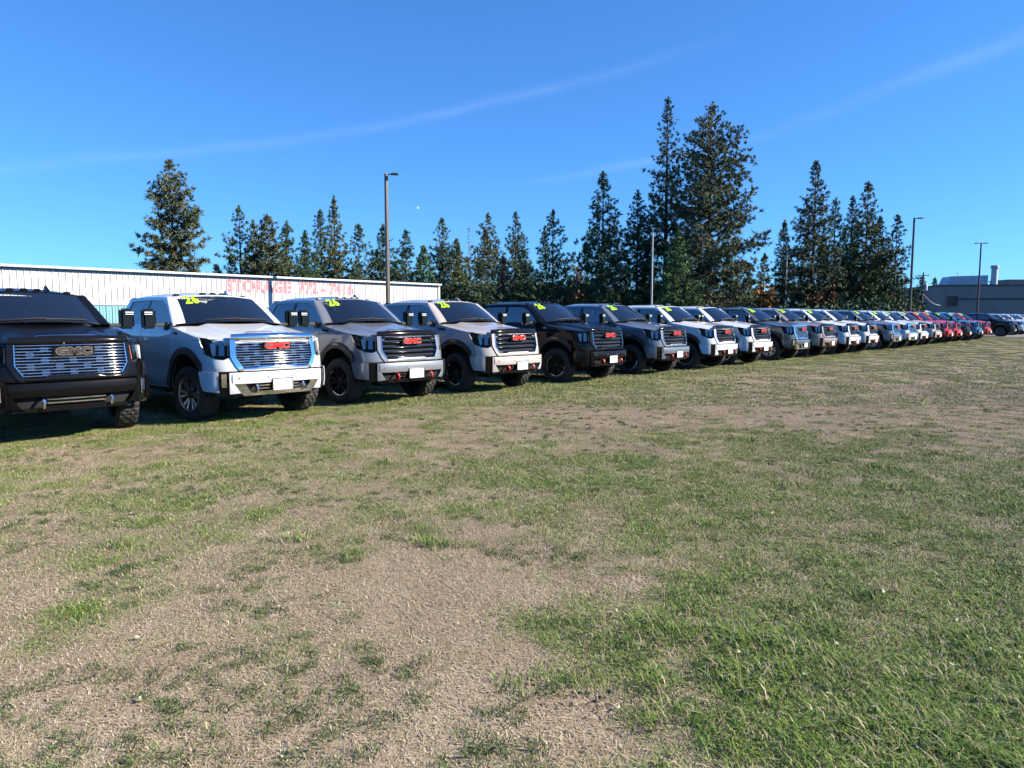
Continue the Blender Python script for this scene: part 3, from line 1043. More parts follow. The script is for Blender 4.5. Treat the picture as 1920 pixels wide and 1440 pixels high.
# patches of turf on the field: centre x, y (metres), half sizes across and along the view, weight (+ green, - dry)
PATCH = [(2.05, 2.6, 0.95, 0.6, 0.85), (1.3, 3.3, 1.0, 0.6, 0.28), (2.0, 5.9, 2.1, 1.15, 0.62), (0.7, 7.7, 2.4, 0.9, 0.45), (4.4, 7.1, 1.3, 2.0, 0.5),
         (2.3, 4.3, 1.0, 0.6, 0.42), (-2.3, 3.7, 0.35, 0.55, 0.5), (-1.5, 4.0, 0.55, 0.35, 0.22), (-0.7, 3.05, 0.4, 0.25, 0.32), (-3.4, 7.4, 2.0, 0.7, 0.30),
         (-1.2, 4.2, 1.3, 1.3, -0.55), (-1.7, 2.8, 0.9, 0.5, -0.50), (-0.55, 3.9, 0.5, 0.7, -0.42), (0.3, 11.0, 2.6, 1.9, -0.28), (8.0, 17.0, 5.0, 3.0, -0.25),
         (9.6, 13.8, 2.0, 2.6, -0.22), (5.0, 12.5, 2.2, 1.6, -0.12), (-4.6, 8.2, 1.0, 0.6, -0.45), (0.25, 2.75, 0.22, 0.16, -0.35), (3.0, 9.3, 2.0, 0.8, 0.25), (-1.2, 2.5, 1.1, 0.45, -0.45), (-0.2, 2.5, 0.6, 0.3, -0.3)]


def green(x, y):
    g = 0.45 + 0.0 * x
    wx = x + 0.5 * (fbm(x * 1.1, y * 1.1, 3) - 0.5)
    wy = y + 0.7 * (fbm(x * 1.1, y * 1.1, 9) - 0.5)
    for cx, cy, rx, ry, w in PATCH:
        g = g + (0.92 * w if w < 1 else w) * np.exp(-((wx - cx) / rx) ** 2 - ((wy - cy) / ry) ** 2)
    # greener strip along the row of trucks
    d = (x - ROW0.x) * N.x + (y - ROW0.y) * N.y
    g = g + 0.46 * np.exp(-((d - 0.9) / 1.2) ** 2) + 0.16 * np.clip((y - 8.0) / 8.0, 0, 1)
    g = g + 0.70 * (fbm(x * 0.9, y * 0.7, 21, 5) - 0.5) + 1.25 * (fbm(x * 4.0, y * 2.6, 33, 4) - 0.5)
    return np.clip(g, 0, 1)


def ground_z(x, y):
    near = np.clip(1 - np.hypot(x, y) / 60, 0, 1)
    return near * (0.05 * (fbm(x * 0.35, y * 0.35, 5) - 0.5) + 0.030 * (fbm(x * 2.2, y * 2.2, 15) - 0.5))


def axis_pts(lo, hi, step0, grow, c=0.0):
    up = [c]
    s = step0
    while up[-1] < hi:
        up.append(up[-1] + s)
        s *= grow
    dn = [c]
    s = step0
    while dn[-1] > lo:
        dn.append(dn[-1] - s)
        s *= grow
    return np.array(sorted(set(dn + up)))


gx = axis_pts(-1500, 1500, 0.09, 1.028)
gy = axis_pts(-400, 2600, 0.09, 1.026, 3.2)
GX, GY = np.meshgrid(gx, gy)
GZ = ground_z(GX, GY)
me = bpy.data.meshes.new('ground')
nx, ny = len(gx), len(gy)
co = np.stack([GX.ravel(), GY.ravel(), GZ.ravel()], 1)
ii = np.arange(nx * ny).reshape(ny, nx)
fq = np.stack([ii[:-1, :-1].ravel(), ii[:-1, 1:].ravel(), ii[1:, 1:].ravel(), ii[1:, :-1].ravel()], 1)
me.vertices.add(len(co))
me.vertices.foreach_set('co', co.ravel())
me.loops.add(fq.size)
me.loops.foreach_set('vertex_index', fq.ravel())
me.polygons.add(len(fq))
me.polygons.foreach_set('loop_start', np.arange(0, fq.size, 4))
me.polygons.foreach_set('use_smooth', np.ones(len(fq), bool))
me.update()
at_g = me.attributes.new('green', 'FLOAT', 'POINT')
at_g.data.foreach_set('value', green(GX, GY).ravel().astype(np.float32))
ground = bpy.data.objects.new('ground', me)
COL.objects.link(ground)
tag(ground, 'dry mown field of straw coloured turf with green patches', 'ground', kind='structure')

gm = bpy.data.materials.new('dry turf')
gm.use_nodes = True
nt = gm.node_tree
bs = nt.nodes['Principled BSDF']
bs.inputs['Roughness'].default_value = 0.95
bs.inputs['Specular IOR Level'].default_value = 0.15


def gnode(kind, **kw):
    n = nt.nodes.new(kind)
    for k, v in kw.items():
        n.inputs[k].default_value = v
    return n


geo = nt.nodes.new('ShaderNodeNewGeometry')
n1 = gnode('ShaderNodeTexNoise', Scale=75.0, Detail=3.0, Roughness=0.7)
n2 = gnode('ShaderNodeTexNoise', Scale=9.0, Detail=3.0, Roughness=0.7)
mpn = nt.nodes.new('ShaderNodeMapping')
mpn.inputs['Scale'].default_value = (1.0, 0.55, 1.0)
nt.links.new(geo.outputs['Position'], mpn.inputs[0])
for n in (n1, n2):
    nt.links.new(mpn.outputs[0], n.inputs['Vector'])
atn = nt.nodes.new('ShaderNodeAttribute')
atn.attribute_name = 'green'


def gmath(op, a, b, clamp=False):
    n = nt.nodes.new('ShaderNodeMath')
    n.operation = op
    n.use_clamp = clamp
    for i, v in enumerate((a, b)):
        if isinstance(v, (int, float)):
            n.inputs[i].default_value = v
        else:
            nt.links.new(v, n.inputs[i])
    return n.outputs[0]


def gramp(fac, stops):
    r = nt.nodes.new('ShaderNodeValToRGB')
    els = r.color_ramp.elements
    while len(els) < len(stops):
        els.new(0.5)
    for e_, (p, c) in zip(els, stops):
        e_.position = p
        e_.color = (*c, 1)
    nt.links.new(fac, r.inputs[0])
    return r.outputs[0]


straw = gramp(gmath('ADD', gmath('MULTIPLY', n1.outputs['Fac'], 0.75), gmath('MULTIPLY', n2.outputs['Fac'], 0.25)), [(0.30, (0.095, 0.064, 0.044)), (0.5, (0.25, 0.178, 0.128)), (0.68, (0.40, 0.305, 0.225))])
grn = gramp(n1.outputs['Fac'], [(0.30, (0.060, 0.068, 0.026)), (0.52, (0.17, 0.18, 0.055)), (0.70, (0.30, 0.29, 0.11))])
gfac = gmath('ADD', atn.outputs['Fac'], gmath('MULTIPLY', gmath('SUBTRACT', n2.outputs['Fac'], 0.5), 1.3))
gfac = gmath('MULTIPLY', gmath('SUBTRACT', gfac, 0.22), 1.25, True)
mg = nt.nodes.new('ShaderNodeMix')
mg.data_type = 'RGBA'
nt.links.new(gfac, mg.inputs['Factor'])
nt.links.new(straw, mg.inputs['A'])
nt.links.new(grn, mg.inputs['B'])
nt.links.new(mg.outputs['Result'], bs.inputs['Base Color'])
bmp = gnode('ShaderNodeBump', Strength=0.15, Distance=0.02)
nt.links.new(n1.outputs['Fac'], bmp.inputs['Height'])
nt.links.new(bmp.outputs[0], bs.inputs['Normal'])
me.materials.append(gm)

# ------------------------------------------------------------------ grass blades: tufts instanced on scattered points


def blade_mat(name, stops):
    m = bpy.data.materials.new(name)
    m.use_nodes = True
    t = m.node_tree
    b = t.nodes['Principled BSDF']
    b.inputs['Roughness'].default_value = 0.6
    b.inputs['Specular IOR Level'].default_value = 0.25
    oi = t.nodes.new('ShaderNodeObjectInfo')
    ga = t.nodes.new('ShaderNodeAttribute')
    ga.attribute_name = 'tone'
    ad = t.nodes.new('ShaderNodeMath')
    ad.operation = 'ADD'
    sc_ = t.nodes.new('ShaderNodeMath')
    sc_.operation = 'MULTIPLY'
    sc_.inputs[1].default_value = 0.45
    t.links.new(oi.outputs['Random'], sc_.inputs[0])
    t.links.new(sc_.outputs[0], ad.inputs[0])
    t.links.new(ga.outputs['Fac'], ad.inputs[1])
    r = t.nodes.new('ShaderNodeValToRGB')
    els = r.color_ramp.elements
    while len(els) < len(stops):
        els.new(0.5)
    for e_, (p, c) in zip(els, stops):
        e_.position = p
        e_.color = (*c, 1)
    t.links.new(ad.outputs[0], r.inputs[0])
    t.links.new(r.outputs[0], b.inputs['Base Color'])
    return m


BL_DRY = blade_mat('dry blades', [(0.0, (0.17, 0.12, 0.078)), (0.45, (0.39, 0.30, 0.195)), (0.9, (0.60, 0.50, 0.34))])
BL_WEED = blade_mat('dark weed blades', [(0.0, (0.028, 0.050, 0.014)), (0.5, (0.065, 0.11, 0.028)), (1.0, (0.12, 0.17, 0.05))])
BL_GRN = blade_mat('green blades', [(0.0, (0.045, 0.085, 0.016)), (0.45, (0.125, 0.215, 0.032)), (0.8, (0.22, 0.31, 0.052)), (1.0, (0.27, 0.28, 0.09))])


def tuft_mesh(name, seed, n, rad, hmin, hmax, width, lean, material, dry=0.0):
    g = np.random.default_rng(seed)
    a = g.uniform(0, 2 * np.pi, n)
    r = rad * np.sqrt(g.uniform(0, 1, n))
    bx, by = r * np.cos(a), r * np.sin(a)
    h = g.uniform(hmin, hmax, n)
    dirn = g.uniform(0, 2 * np.pi, n)
    ln = h * g.uniform(lean[0], lean[1], n)
    w = width * g.uniform(0.6, 1.3, n)
    dx, dy = np.cos(dirn), np.sin(dirn)
    sx_, sy_ = -dy * w, dx * w
    z0 = -0.01 * np.ones(n)
    V = np.empty((n, 5, 3))
    V[:, 0] = np.stack([bx - sx_, by - sy_, z0], 1)
    V[:, 1] = np.stack([bx + sx_, by + sy_, z0], 1)
    mx_, my_ = bx + dx * ln * 0.35, by + dy * ln * 0.35
    V[:, 2] = np.stack([mx_ + sx_ * 0.8, my_ + sy_ * 0.8, h * 0.62], 1)
    V[:, 3] = np.stack([mx_ - sx_ * 0.8, my_ - sy_ * 0.8, h * 0.62], 1)
    droop = np.clip(1.25 - ln / h * 0.35, 0.45, 1.0)
    V[:, 4] = np.stack([bx + dx * ln, by + dy * ln, h * droop], 1)
    k = np.arange(n) * 5
    F4 = np.stack([k, k + 1, k + 2, k + 3], 1)
    F3 = np.stack([k + 3, k + 2, k + 4], 1)
    m_ = bpy.data.meshes.new(name)
    m_.from_pydata(V.reshape(-1, 3).tolist(), [], F4.tolist() + F3.tolist())
    tn = m_.attributes.new('tone', 'FLOAT', 'POINT')
    tn.data.foreach_set('value', np.repeat(g.uniform(0, 0.55, n), 5).astype(np.float32))
    m_.materials.append(material)
    m_.materials.append(BL_DRY)
    isd = (g.uniform(0, 1, n) < dry).astype(np.int32)
    m_.polygons.foreach_set('material_index', np.concatenate([isd, isd]))
    o = bpy.data.objects.new(name, m_)
    return o


def tuft_set(name, specs):
    c = bpy.data.collections.new(name)
    for i, s in enumerate(specs):
        c.objects.link(tuft_mesh(f'{name}_{i}', *s))
    return c


SET_DRY = tuft_set('dry_tufts', [(11 + i, 150, 0.18, 0.005, 0.022, 0.0019, (1.5, 6.0), BL_DRY) for i in range(4)])
SET_GRN = tuft_set('green_tufts', [(31 + i, 115, 0.12, 0.010, 0.034, 0.0018, (0.4, 1.8), BL_GRN, 0.20) for i in range(4)])
SET_LONG = tuft_set('long_tufts', [(51 + i, 95, 0.12, 0.03, 0.08, 0.0023, (0.5, 1.6), BL_GRN, 0.15) for i in range(3)])
SET_WEED = tuft_set('weed_tufts', [(151 + i, 55, 0.05, 0.015, 0.05, 0.0024, (0.5, 1.6), BL_WEED, 0.04) for i in range(3)])
SET_FAR = tuft_set('far_tufts', [(71 + i, 110, 0.30, 0.02, 0.055, 0.0045, (0.5, 1.9), BL_GRN, 0.4) for i in range(3)])
SET_FARDRY = tuft_set('far_dry_tufts', [(91 + i, 110, 0.32, 0.012, 0.040, 0.0045, (0.8, 2.4), BL_DRY) for i in range(3)])


def scatter(name, label, coll, pts, scale, seed):
    g = np.random.default_rng(seed)
    n = len(pts)
    me_ = bpy.data.meshes.new(name)
    me_.vertices.add(n)
    me_.vertices.foreach_set('co', pts.astype(np.float32).ravel())
    a = me_.attributes.new('spin', 'FLOAT', 'POINT')
    a.data.foreach_set('value', g.uniform(0, 6.283, n).astype(np.float32))
    a = me_.attributes.new('size', 'FLOAT', 'POINT')
    a.data.foreach_set('value', scale.astype(np.float32))
    o = bpy.data.objects.new(name, me_)
    COL.objects.link(o)
    tag(o, label, 'grass', kind='stuff')
    ng = bpy.data.node_groups.new(name, 'GeometryNodeTree')
    ng.interface.new_socket('Geometry', in_out='INPUT', socket_type='NodeSocketGeometry')
    ng.interface.new_socket('Geometry', in_out='OUTPUT', socket_type='NodeSocketGeometry')
    gi, go = ng.nodes.new('NodeGroupInput'), ng.nodes.new('NodeGroupOutput')
    ci = ng.nodes.new('GeometryNodeCollectionInfo')
    ci.inputs['Collection'].default_value = coll
    ci.inputs['Separate Children'].default_value = True
    ci.inputs['Reset Children'].default_value = True
    ip = ng.nodes.new('GeometryNodeInstanceOnPoints')
    ip.inputs['Pick Instance'].default_value = True
    sp = ng.nodes.new('GeometryNodeInputNamedAttribute')
    sp.data_type = 'FLOAT'
    sp.inputs['Name'].default_value = 'spin'
    cx = ng.nodes.new('ShaderNodeCombineXYZ')
    sz = ng.nodes.new('GeometryNodeInputNamedAttribute')
    sz.data_type = 'FLOAT'
    sz.inputs['Name'].default_value = 'size'
    L = ng.links.new
    L(gi.outputs[0], ip.inputs['Points'])
    L(ci.outputs[0], ip.inputs['Instance'])
    L(sp.outputs[0], cx.inputs['Z'])
    L(cx.outputs[0], ip.inputs['Rotation'])
    L(sz.outputs[0], ip.inputs['Scale'])
    L(ip.outputs[0], go.inputs[0])
    md = o.modifiers.new('scatter', 'NODES')
    md.node_group = ng
    return o


def field_points(n, y0, y1, margin=2.0, power=2.0):
    """Random points in the wedge of field in front of the camera, denser nearby."""
    t = rng.uniform(0, 1, n)
    y = (y0 ** (2 - power) + t * (y1 ** (2 - power) - y0 ** (2 - power))) ** (1 / (2 - power)) if power != 2 else y0 * (y1 / y0) ** t
    x = rng.uniform(-1, 1, n) * (0.74 * y + margin)
    return x, y


def put(x, y):
    return np.stack([x, y, ground_z(x, y)], 1)


x, y = field_points(30000, 2.0, 16.0)
g = green(x, y)
k = rng.uniform(0, 1, len(x)) > g * 0.6
scatter('dry_grass', 'short dry straw coloured grass over the near field', SET_DRY, put(x[k], y[k]), rng.uniform(0.7, 1.25, k.sum()), 1)
x, y = field_points(30000, 2.0, 18.0)
g = green(x, y)
k = rng.uniform(-0.05, 1.15, len(x)) < g
scatter('green_grass', 'short green grass growing in patches over the near field', SET_GRN, put(x[k], y[k]), rng.uniform(0.55, 1.2, k.sum()) * (0.7 + 0.5 * g[k]), 2)
x, y = field_points(6000, 2.0, 9.0)
lush = 1.1 * np.exp(-((x - 1.75) / 0.75) ** 2 - ((y - 2.65) / 0.55) ** 2) + 0.35 * np.exp(-((x - 1.25) / 0.9) ** 2 - ((y - 3.3) / 0.6) ** 2) + 0.10 * (fbm(x * 3, y * 3, 77) > 0.62)
k = rng.uniform(0.05, 1.0, len(x)) < lush
scatter('long_grass', 'longer lush green grass at the near right corner of the field', SET_LONG, put(x[k], y[k]), rng.uniform(0.6, 1.1, k.sum()), 3)
x, y = field_points(22000, 13.0, 75.0, 4.0, 1.4)
g = green(x, y)
k = rng.uniform(0.0, 0.95, len(x)) < g
scatter('distant_green_grass', 'green turf of the field farther off by the trucks', SET_FAR, put(x[k], y[k]), rng.uniform(0.6, 1.1, k.sum()), 4)
k = ~k & (rng.uniform(0, 1, len(x)) < 0.8)
scatter('distant_dry_grass', 'dry turf of the field farther off by the trucks', SET_FARDRY, put(x[k], y[k]), rng.uniform(0.6, 1.1, k.sum()), 5)

x, y = field_points(9000, 2.0, 15.0)
k = (fbm(x * 2.6, y * 2.0, 61, 3) > 0.50) & (rng.uniform(0, 1, len(x)) < 0.75)
scatter('weed_tufts', 'small dark green weed tufts dotted over the dry turf', SET_WEED, put(x[k], y[k]), rng.uniform(0.4, 1.0, k.sum()), 8)

# churned patch of dark soil clods
M_SOIL = mat('dark moist soil', (0.075, 0.052, 0.038), 0.95, noise=(40, 0.3), bump=(60, 0.6))
q = MB()
g_ = random.Random(12)
for i in range(130):
    cx_, cy_ = 0.25 + g_.gauss(0, 0.12), 2.82 + g_.gauss(0, 0.07)
    r_ = g_.uniform(0.005, 0.017)
    bmx = bmesh.new()
    bmesh.ops.create_icosphere(bmx, subdivisions=1, radius=r_)
    zz = float(ground_z(np.array(cx_), np.array(cy_)))
    V = [(cx_ + v.co.x * g_.uniform(0.7, 1.4), cy_ + v.co.y * g_.uniform(0.7, 1.4), zz + r_ * 0.4 + v.co.z * g_.uniform(0.5, 1.1)) for v in bmx.verts]
    q.add(V, [tuple(v.index for v in f.verts) for f in bmx.faces])
    bmx.free()
o = q.build('soil_clods', M_SOIL)
tag(o, 'churned patch of dark soil clods in the near dry turf', 'soil', kind='stuff')

# pale fallen leaves lying in the turf
M_LEAF = mat('pale fallen leaf', (0.42, 0.44, 0.24), 0.6)
lc = bpy.data.collections.new('fallen_leaf_kinds')
for i in range(3):
    q = MB()
    g_ = random.Random(i)
    pts = [(0.022 * math.cos(a) * (1.0 if k % 2 else 0.8), 0.011 * math.sin(a), 0.012 + 0.006 * math.sin(2 * a + i)) for k, a in enumerate([2 * math.pi * j / 8 for j in range(8)])]
    q.add(pts + [(0, 0, 0.008)], [(k, (k + 1) % 8, 8) for k in range(8)])
    lc.objects.link(bpy.data.objects.new(f'leaf_{i}', q.mesh('leaf', M_LEAF)))
x, y = field_points(900, 2.0, 8.0)
w_ = np.exp(-((x - 1.9) / 0.9) ** 2 - ((y - 2.8) / 0.9) ** 2) + 0.06
k = rng.uniform(0, 1, len(x)) < w_
pl_ = put(x[k], y[k])
pl_[:, 2] += 0.02
scatter('fallen_leaves', 'small pale fallen leaves lying in the near grass', lc, pl_, rng.uniform(0.5, 1.1, k.sum()), 6)

# ------------------------------------------------------------------ paved lot beyond the field (far right)
pv = MB()
p0 = ROW0 + U * 66 + N * 2.5
quad = [p0 - N * 40, p0 + N * 6, p0 + N * 6 + U * 160, p0 - N * 40 + U * 160]
pv.add([(q.x, q.y, 0.03) for q in quad], [(0, 1, 2, 3)])
pvo = pv.build('pavement', mat('pale asphalt', (0.17, 0.165, 0.165), 0.9, noise=(0.4, 0.2), bump=(40, 0.3)))
tag(pvo, 'pale grey paved lot at the far right end of the row', 'pavement', kind='structure')

# ================================================================== storage building
# front wall parallel to the row of trucks, seen from its right end leftwards
WR = at(823, 533, 56.0)
WR.z = 0
WALL_H = 1.58 + (HOR - 533) / F_PX * 56.0
BAND_H = 1.58 + (WALL_H - 1.58) * 0.275
UW = Vector((math.sin(R(43.2)), math.cos(R(43.2)), 0))
NW = Vector((UW.y, -UW.x, 0))
M['white_metal'] = mat('white sheet metal', (0.62, 0.61, 0.585), 0.45, noise=(0.6, 0.04))
M['teal_metal'] = mat('faded teal sheet metal', (0.16, 0.36, 0.42), 0.5, noise=(1.2, 0.10))
M['trim_metal'] = mat('grey white trim metal', (0.62, 0.62, 0.63), 0.4)
M['roof_metal'] = mat('galvanised roof sheet', (0.42, 0.42, 0.43), 0.45, noise=(0.8, 0.1))
M['faded_red'] = mat('faded red wall paint', (0.47, 0.18, 0.215), 0.7, noise=(3.5, 0.2))
shed = empty('storage_building', WR, math.atan2(UW.y, UW.x))   # local x runs along the wall (right end at 0), -y faces the field
PW, NP = 0.9144, 44


def rib_panel(z0, z1):
    """One ribbed sheet, three ribs, origin at its lower left on the wall plane."""
    pr = []
    for k in range(3):
        x = k * PW / 3
        pr += [(x, 0), (x + 0.085, 0), (x + 0.105, -0.012), (x + 0.13, -0.012), (x + 0.15, 0), (x + 0.225, 0), (x + 0.25, -0.034), (x + 0.28, -0.034)]
    pr += [(PW - 0.001, 0)]
    V = [(x, y, z) for x, y in pr for z in (z0, z1)]
    return MB().add(V, [(2 * i, 2 * i + 2, 2 * i + 3, 2 * i + 1) for i in range(len(pr) - 1)])


up_me = rib_panel(BAND_H, WALL_H - 0.06).mesh('wall_panel', M['white_metal'], 20)
lo_me = rib_panel(0.02, BAND_H - 0.004).mesh('lower_panel', M['teal_metal'], 20)
for i in range(NP):
    for nm, me_ in (('wall_panel', up_me), ('lower_panel', lo_me)):
        o = bpy.data.objects.new(nm, me_)
        COL.objects.link(o)
        o.parent = shed
        o.location = (-(i + 1) * PW, 0, 0)
Lw = NP * PW
b = MB()
b.box((-Lw / 2, 7.0, WALL_H / 2), (Lw - 0.04, 13.9, WALL_H - 0.2))
b.build('wall_core', M['white_metal'], shed)
b = MB()
ym, rise = 7.0, 0.16
V = [(-Lw - 0.2, -0.16, WALL_H - 0.02), (0.15, -0.16, WALL_H - 0.02), (0.15, ym, WALL_H + rise), (-Lw - 0.2, ym, WALL_H + rise), (-Lw - 0.2, 14.2, WALL_H), (0.15, 14.2, WALL_H)]
V += [(x, y, z - 0.05) for x, y, z in V]
b.add(V, [(0, 1, 2, 3), (3, 2, 5, 4), (7, 6, 9, 8), (8, 9, 10, 11), (0, 6, 7, 1), (5, 11, 10, 4), (1, 7, 8, 2), (2, 8, 11, 5), (0, 3, 9, 6), (3, 4, 10, 9)])
b.build('roof', M['roof_metal'], shed)
b = MB()
b.box((-Lw / 2, -0.20, WALL_H - 0.07), (Lw + 0.3, 0.12, 0.12))
b.build('gutter', M['trim_metal'], shed, bevel=0.01)
b = MB()
b.box((-Lw / 2, -0.055, WALL_H - 0.16), (Lw, 0.03, 0.035))
b.build('eave_trim_strip', M['trim_metal'], shed)  # thin grey white metal strip below the gutter
b = MB()
b.box((0.02, -0.03, WALL_H / 2), (0.16, 0.10, WALL_H - 0.1))
b.build('corner_trim', M['white_metal'], shed)
b = MB()
b.box((-Lw / 2, -0.045, BAND_H), (Lw, 0.02, 0.03))
b.build('band_trim', M['trim_metal'], shed)
# painted lettering, broken by the ribs
V, Fc = text_geo('STORAGE  772 - 7416', 1.0, 0.0, 1.0, 0.05)
xs_ = [v[0] for v in V]
wid = max(xs_) - min(xs_)


def wall_x(px):
    """Local x on the wall of photo column px."""
    d = Vector(((px - 960) / F_PX, 1.0))
    # WR + UW*t = d*s
    t = (WR.y * d.x - WR.x) / (UW.x - UW.y * d.x)
    return t


xa, xb = wall_x(428), wall_x(665)
kx = (xb - xa) / wid
zl = 1.58 + (HOR - 541) / F_PX * (WR + UW * (xa + xb) / 2).y
par = list(range(len(V)))


def root_of(a):
    while par[a] != a:
        par[a] = par[par[a]]
        a = par[a]
    return a


for fc in Fc:
    for a in fc[1:]:
        par[root_of(a)] = root_of(fc[0])
pieces = {}
for fc in Fc:
    pieces.setdefault(root_of(fc[0]), []).append(fc)
for fcs in pieces.values():                        # one object for each painted letter
    ids = sorted({a for fc in fcs for a in fc})
    ix = {a: n for n, a in enumerate(ids)}
    lt = MB().add([((xa + xb) / 2 + V[a][0] * kx, -0.022, zl + V[a][2]) for a in ids], [tuple(ix[a] for a in fc) for fc in fcs])
    lt.build('painted_letter', M['faded_red'], shed)
tag(shed, 'long white ribbed metal storage building with faded red lettering and teal base', 'building')

# ================================================================== brown flat roofed building, far right
M['brown_wall'] = mat('mauve brown block wall', (0.36, 0.26, 0.215), 0.85, noise=(0.7, 0.10), bump=(6, 0.2))
M['brown_dark'] = mat('dark brown band', (0.12, 0.095, 0.09), 0.8)
M['unit_metal'] = mat('pale blue grey sheet', (0.46, 0.50, 0.54), 0.45, noise=(1.0, 0.08))
D = 130.0
bl_ = at(1755, 600, D)
hgt = CAM_H + (HOR - 537) / F_PX * D
big = empty('flat_roofed_building', (bl_.x, D, 0), R(-9))
W_ = 62.0
b = MB()
b.box((W_ / 2, 14, hgt / 2), (W_, 28, hgt))
b.build('wall', M['brown_wall'], big)
b = MB()
b.box((W_ / 2, 14, hgt + 0.10), (W_ + 0.3, 28.3, 0.22))
b.build('parapet_cap', M['brown_dark'], big)
zb_ = CAM_H + (HOR - 561) / F_PX * D
b = MB()
b.box((W_ / 2 + 1.2, -0.05, zb_), (W_ - 2.5, 0.12, 0.32))
b.build('wall_band', M['brown_dark'], big)
lv = empty('louvre_vent', (1.6 + 0.65, -0.08, zb_ - 0.35))
lv.parent = big
fr = MB()
for x, z, sx_, sz in ((0, 0.92, 1.9, 0.08), (0, -0.92, 1.9, 0.08), (-0.92, 0, 0.08, 1.8), (0.92, 0, 0.08, 1.8)):
    fr.box((x, 0, z), (sx_, 0.14, sz))
fr.build('vent_frame', M['brown_wall'], lv)
for k in range(5):
    s = MB()
    s.box((0, -0.02, -0.70 + k * 0.35), (1.76, 0.16, 0.17), rx=R(35))
    s.build('vent_slat', M['brown_dark'], lv)
b = MB()
b.box((W_ * 0.5 + 16.4, -0.6, hgt / 2 - 0.05), (32, 1.2, hgt - 0.1))
b.build('wall_projection', M['brown_wall'], big)


def roof_px(px, py, dd):
    return at(px, py, D + dd)


tag(big, 'mauve brown flat roofed building with louvre vent at far right', 'building')
ru = empty('rooftop_unit', (at(1797, 0, D + 8).x, D + 8, hgt + 0.2), R(-9))
zt = CAM_H + (HOR - 520) / F_PX * (D + 8) - hgt - 0.2
s = MB()
wu = 70 / F_PX * (D + 8)
s.add([(-wu * 0.50, -2, 0), (wu / 2, -2, 0), (wu / 2, 2, 0), (-wu * 0.50, 2, 0), (-wu * 0.52 + 0.9, -2, zt), (wu / 2, -2, zt + 0.15), (wu / 2, 2, zt + 0.15), (-wu * 0.52 + 0.9, 2, zt)],
      [(3, 2, 1, 0), (4, 5, 6, 7), (0, 1, 5, 4), (1, 2, 6, 5), (2, 3, 7, 6), (3, 0, 4, 7)])
s.build('housing', M['unit_metal'], ru, bevel=0.04)
for x in (-0.18, 0.17, 0.42):
    s = MB()
    s.box((wu * x, -2.03, zt * 0.5), (0.09, 0.06, zt * 0.9))
    s.build('seam', M['trim_metal'], ru)
s = MB()
s.tube([(-wu * 0.18, -1, zt), (-wu * 0.18, -1, zt + 0.9)], 0.06)
s.build('pipe', M['trim_metal'], ru)
tag(ru, 'pale blue grey metal plant housing on the brown building roof', 'rooftop unit')
st_ = empty('vent_stack', (at(1856, 0, D + 10).x, D + 10, hgt + 0.2))
zs = CAM_H + (HOR - 499) / F_PX * (D + 10) - hgt - 0.2
s = MB()
s.lathe([(0, 0.58), (zs - 0.75, 0.56), (zs - 0.72, 0.5), (zs - 0.6, 0.5)], 20, 'z')
s.build('flue', M['unit_metal'], st_)
s = MB()
s.lathe([(zs - 0.62, 0.05), (zs - 0.62, 0.70), (zs - 0.05, 0.70), (zs, 0.62), (zs, 0.02)], 20, 'z')
s.build('cap', M['roof_metal'], st_)
tag(st_, 'round grey exhaust stack with wide cap on the brown roof', 'vent stack')
pb = MB()
xp = at(1866, 0, D + 16).x
zp = CAM_H + (HOR - 527.5) / F_PX * (D + 16)
pb.box((xp + 12, D + 16, zp / 2), (24, 6, zp))
pb.box((xp + 12, D + 16, zp + 0.06), (24.3, 6.3, 0.14))
o = pb.build('penthouse_block', M['brown_wall'])
tag(o, 'brown upper roof block behind the exhaust stack', 'building')

# small low roofs beside the brown building
def hut(px0, px1, ptop, pe, depth, label, wall, roofm):
    a, b_ = at(px0, 0, depth).x, at(px1, 0, depth).x
    h1 = CAM_H + (HOR - ptop) / F_PX * depth
    h0 = CAM_H + (HOR - pe) / F_PX * depth
    e = empty('low_shed', ((a + b_) / 2, depth, 0), R(20))
    w = (b_ - a) / 2
    q = MB()
    q.box((0, 2.5, h0 / 2), (2 * w - 0.3, 4.6, h0 - 0.02))
    q.build('wall', wall, e)
    q = MB()
    V = [(-w, -0.3, h0), (w, -0.3, h0), (w, 2.5, h1), (-w, 2.5, h1), (-w, 5.3, h0), (w, 5.3, h0)]
    V += [(x, y, z - 0.12) for x, y, z in V]
    q.add(V, [(0, 1, 2, 3), (3, 2, 5, 4), (7, 6, 9, 8), (8, 9, 10, 11), (0, 6, 7, 1), (5, 11, 10, 4), (1, 7, 8, 2), (2, 8, 11, 5), (0, 3, 9, 6), (3, 4, 10, 9)])
    q.build('roof', roofm, e)
    tag(e, label, 'shed')


hut(1727, 1752, 578, 588, 105, 'small shed with pale grey sheet roof left of the brown building', M['brown_wall'], M['unit_metal'])
hut(1700, 1727, 579, 584, 118, 'low brown roofed shed behind the far trucks', M['brown_wall'], mat('brown shingles', (0.10, 0.075, 0.065), 0.9, noise=(2, 0.2)))

# ================================================================== lamp poles
M['bronze'] = mat('bronze pole paint', (0.085, 0.065, 0.055), 0.45, noise=(3, 0.15))
M['galv'] = mat('galvanised pole', (0.30, 0.30, 0.31), 0.45, 0.2)
M['pole_dark'] = mat('dark pole paint', (0.03, 0.03, 0.034), 0.5)
M['concrete'] = mat('concrete base', (0.38, 0.37, 0.35), 0.9, bump=(20, 0.3))


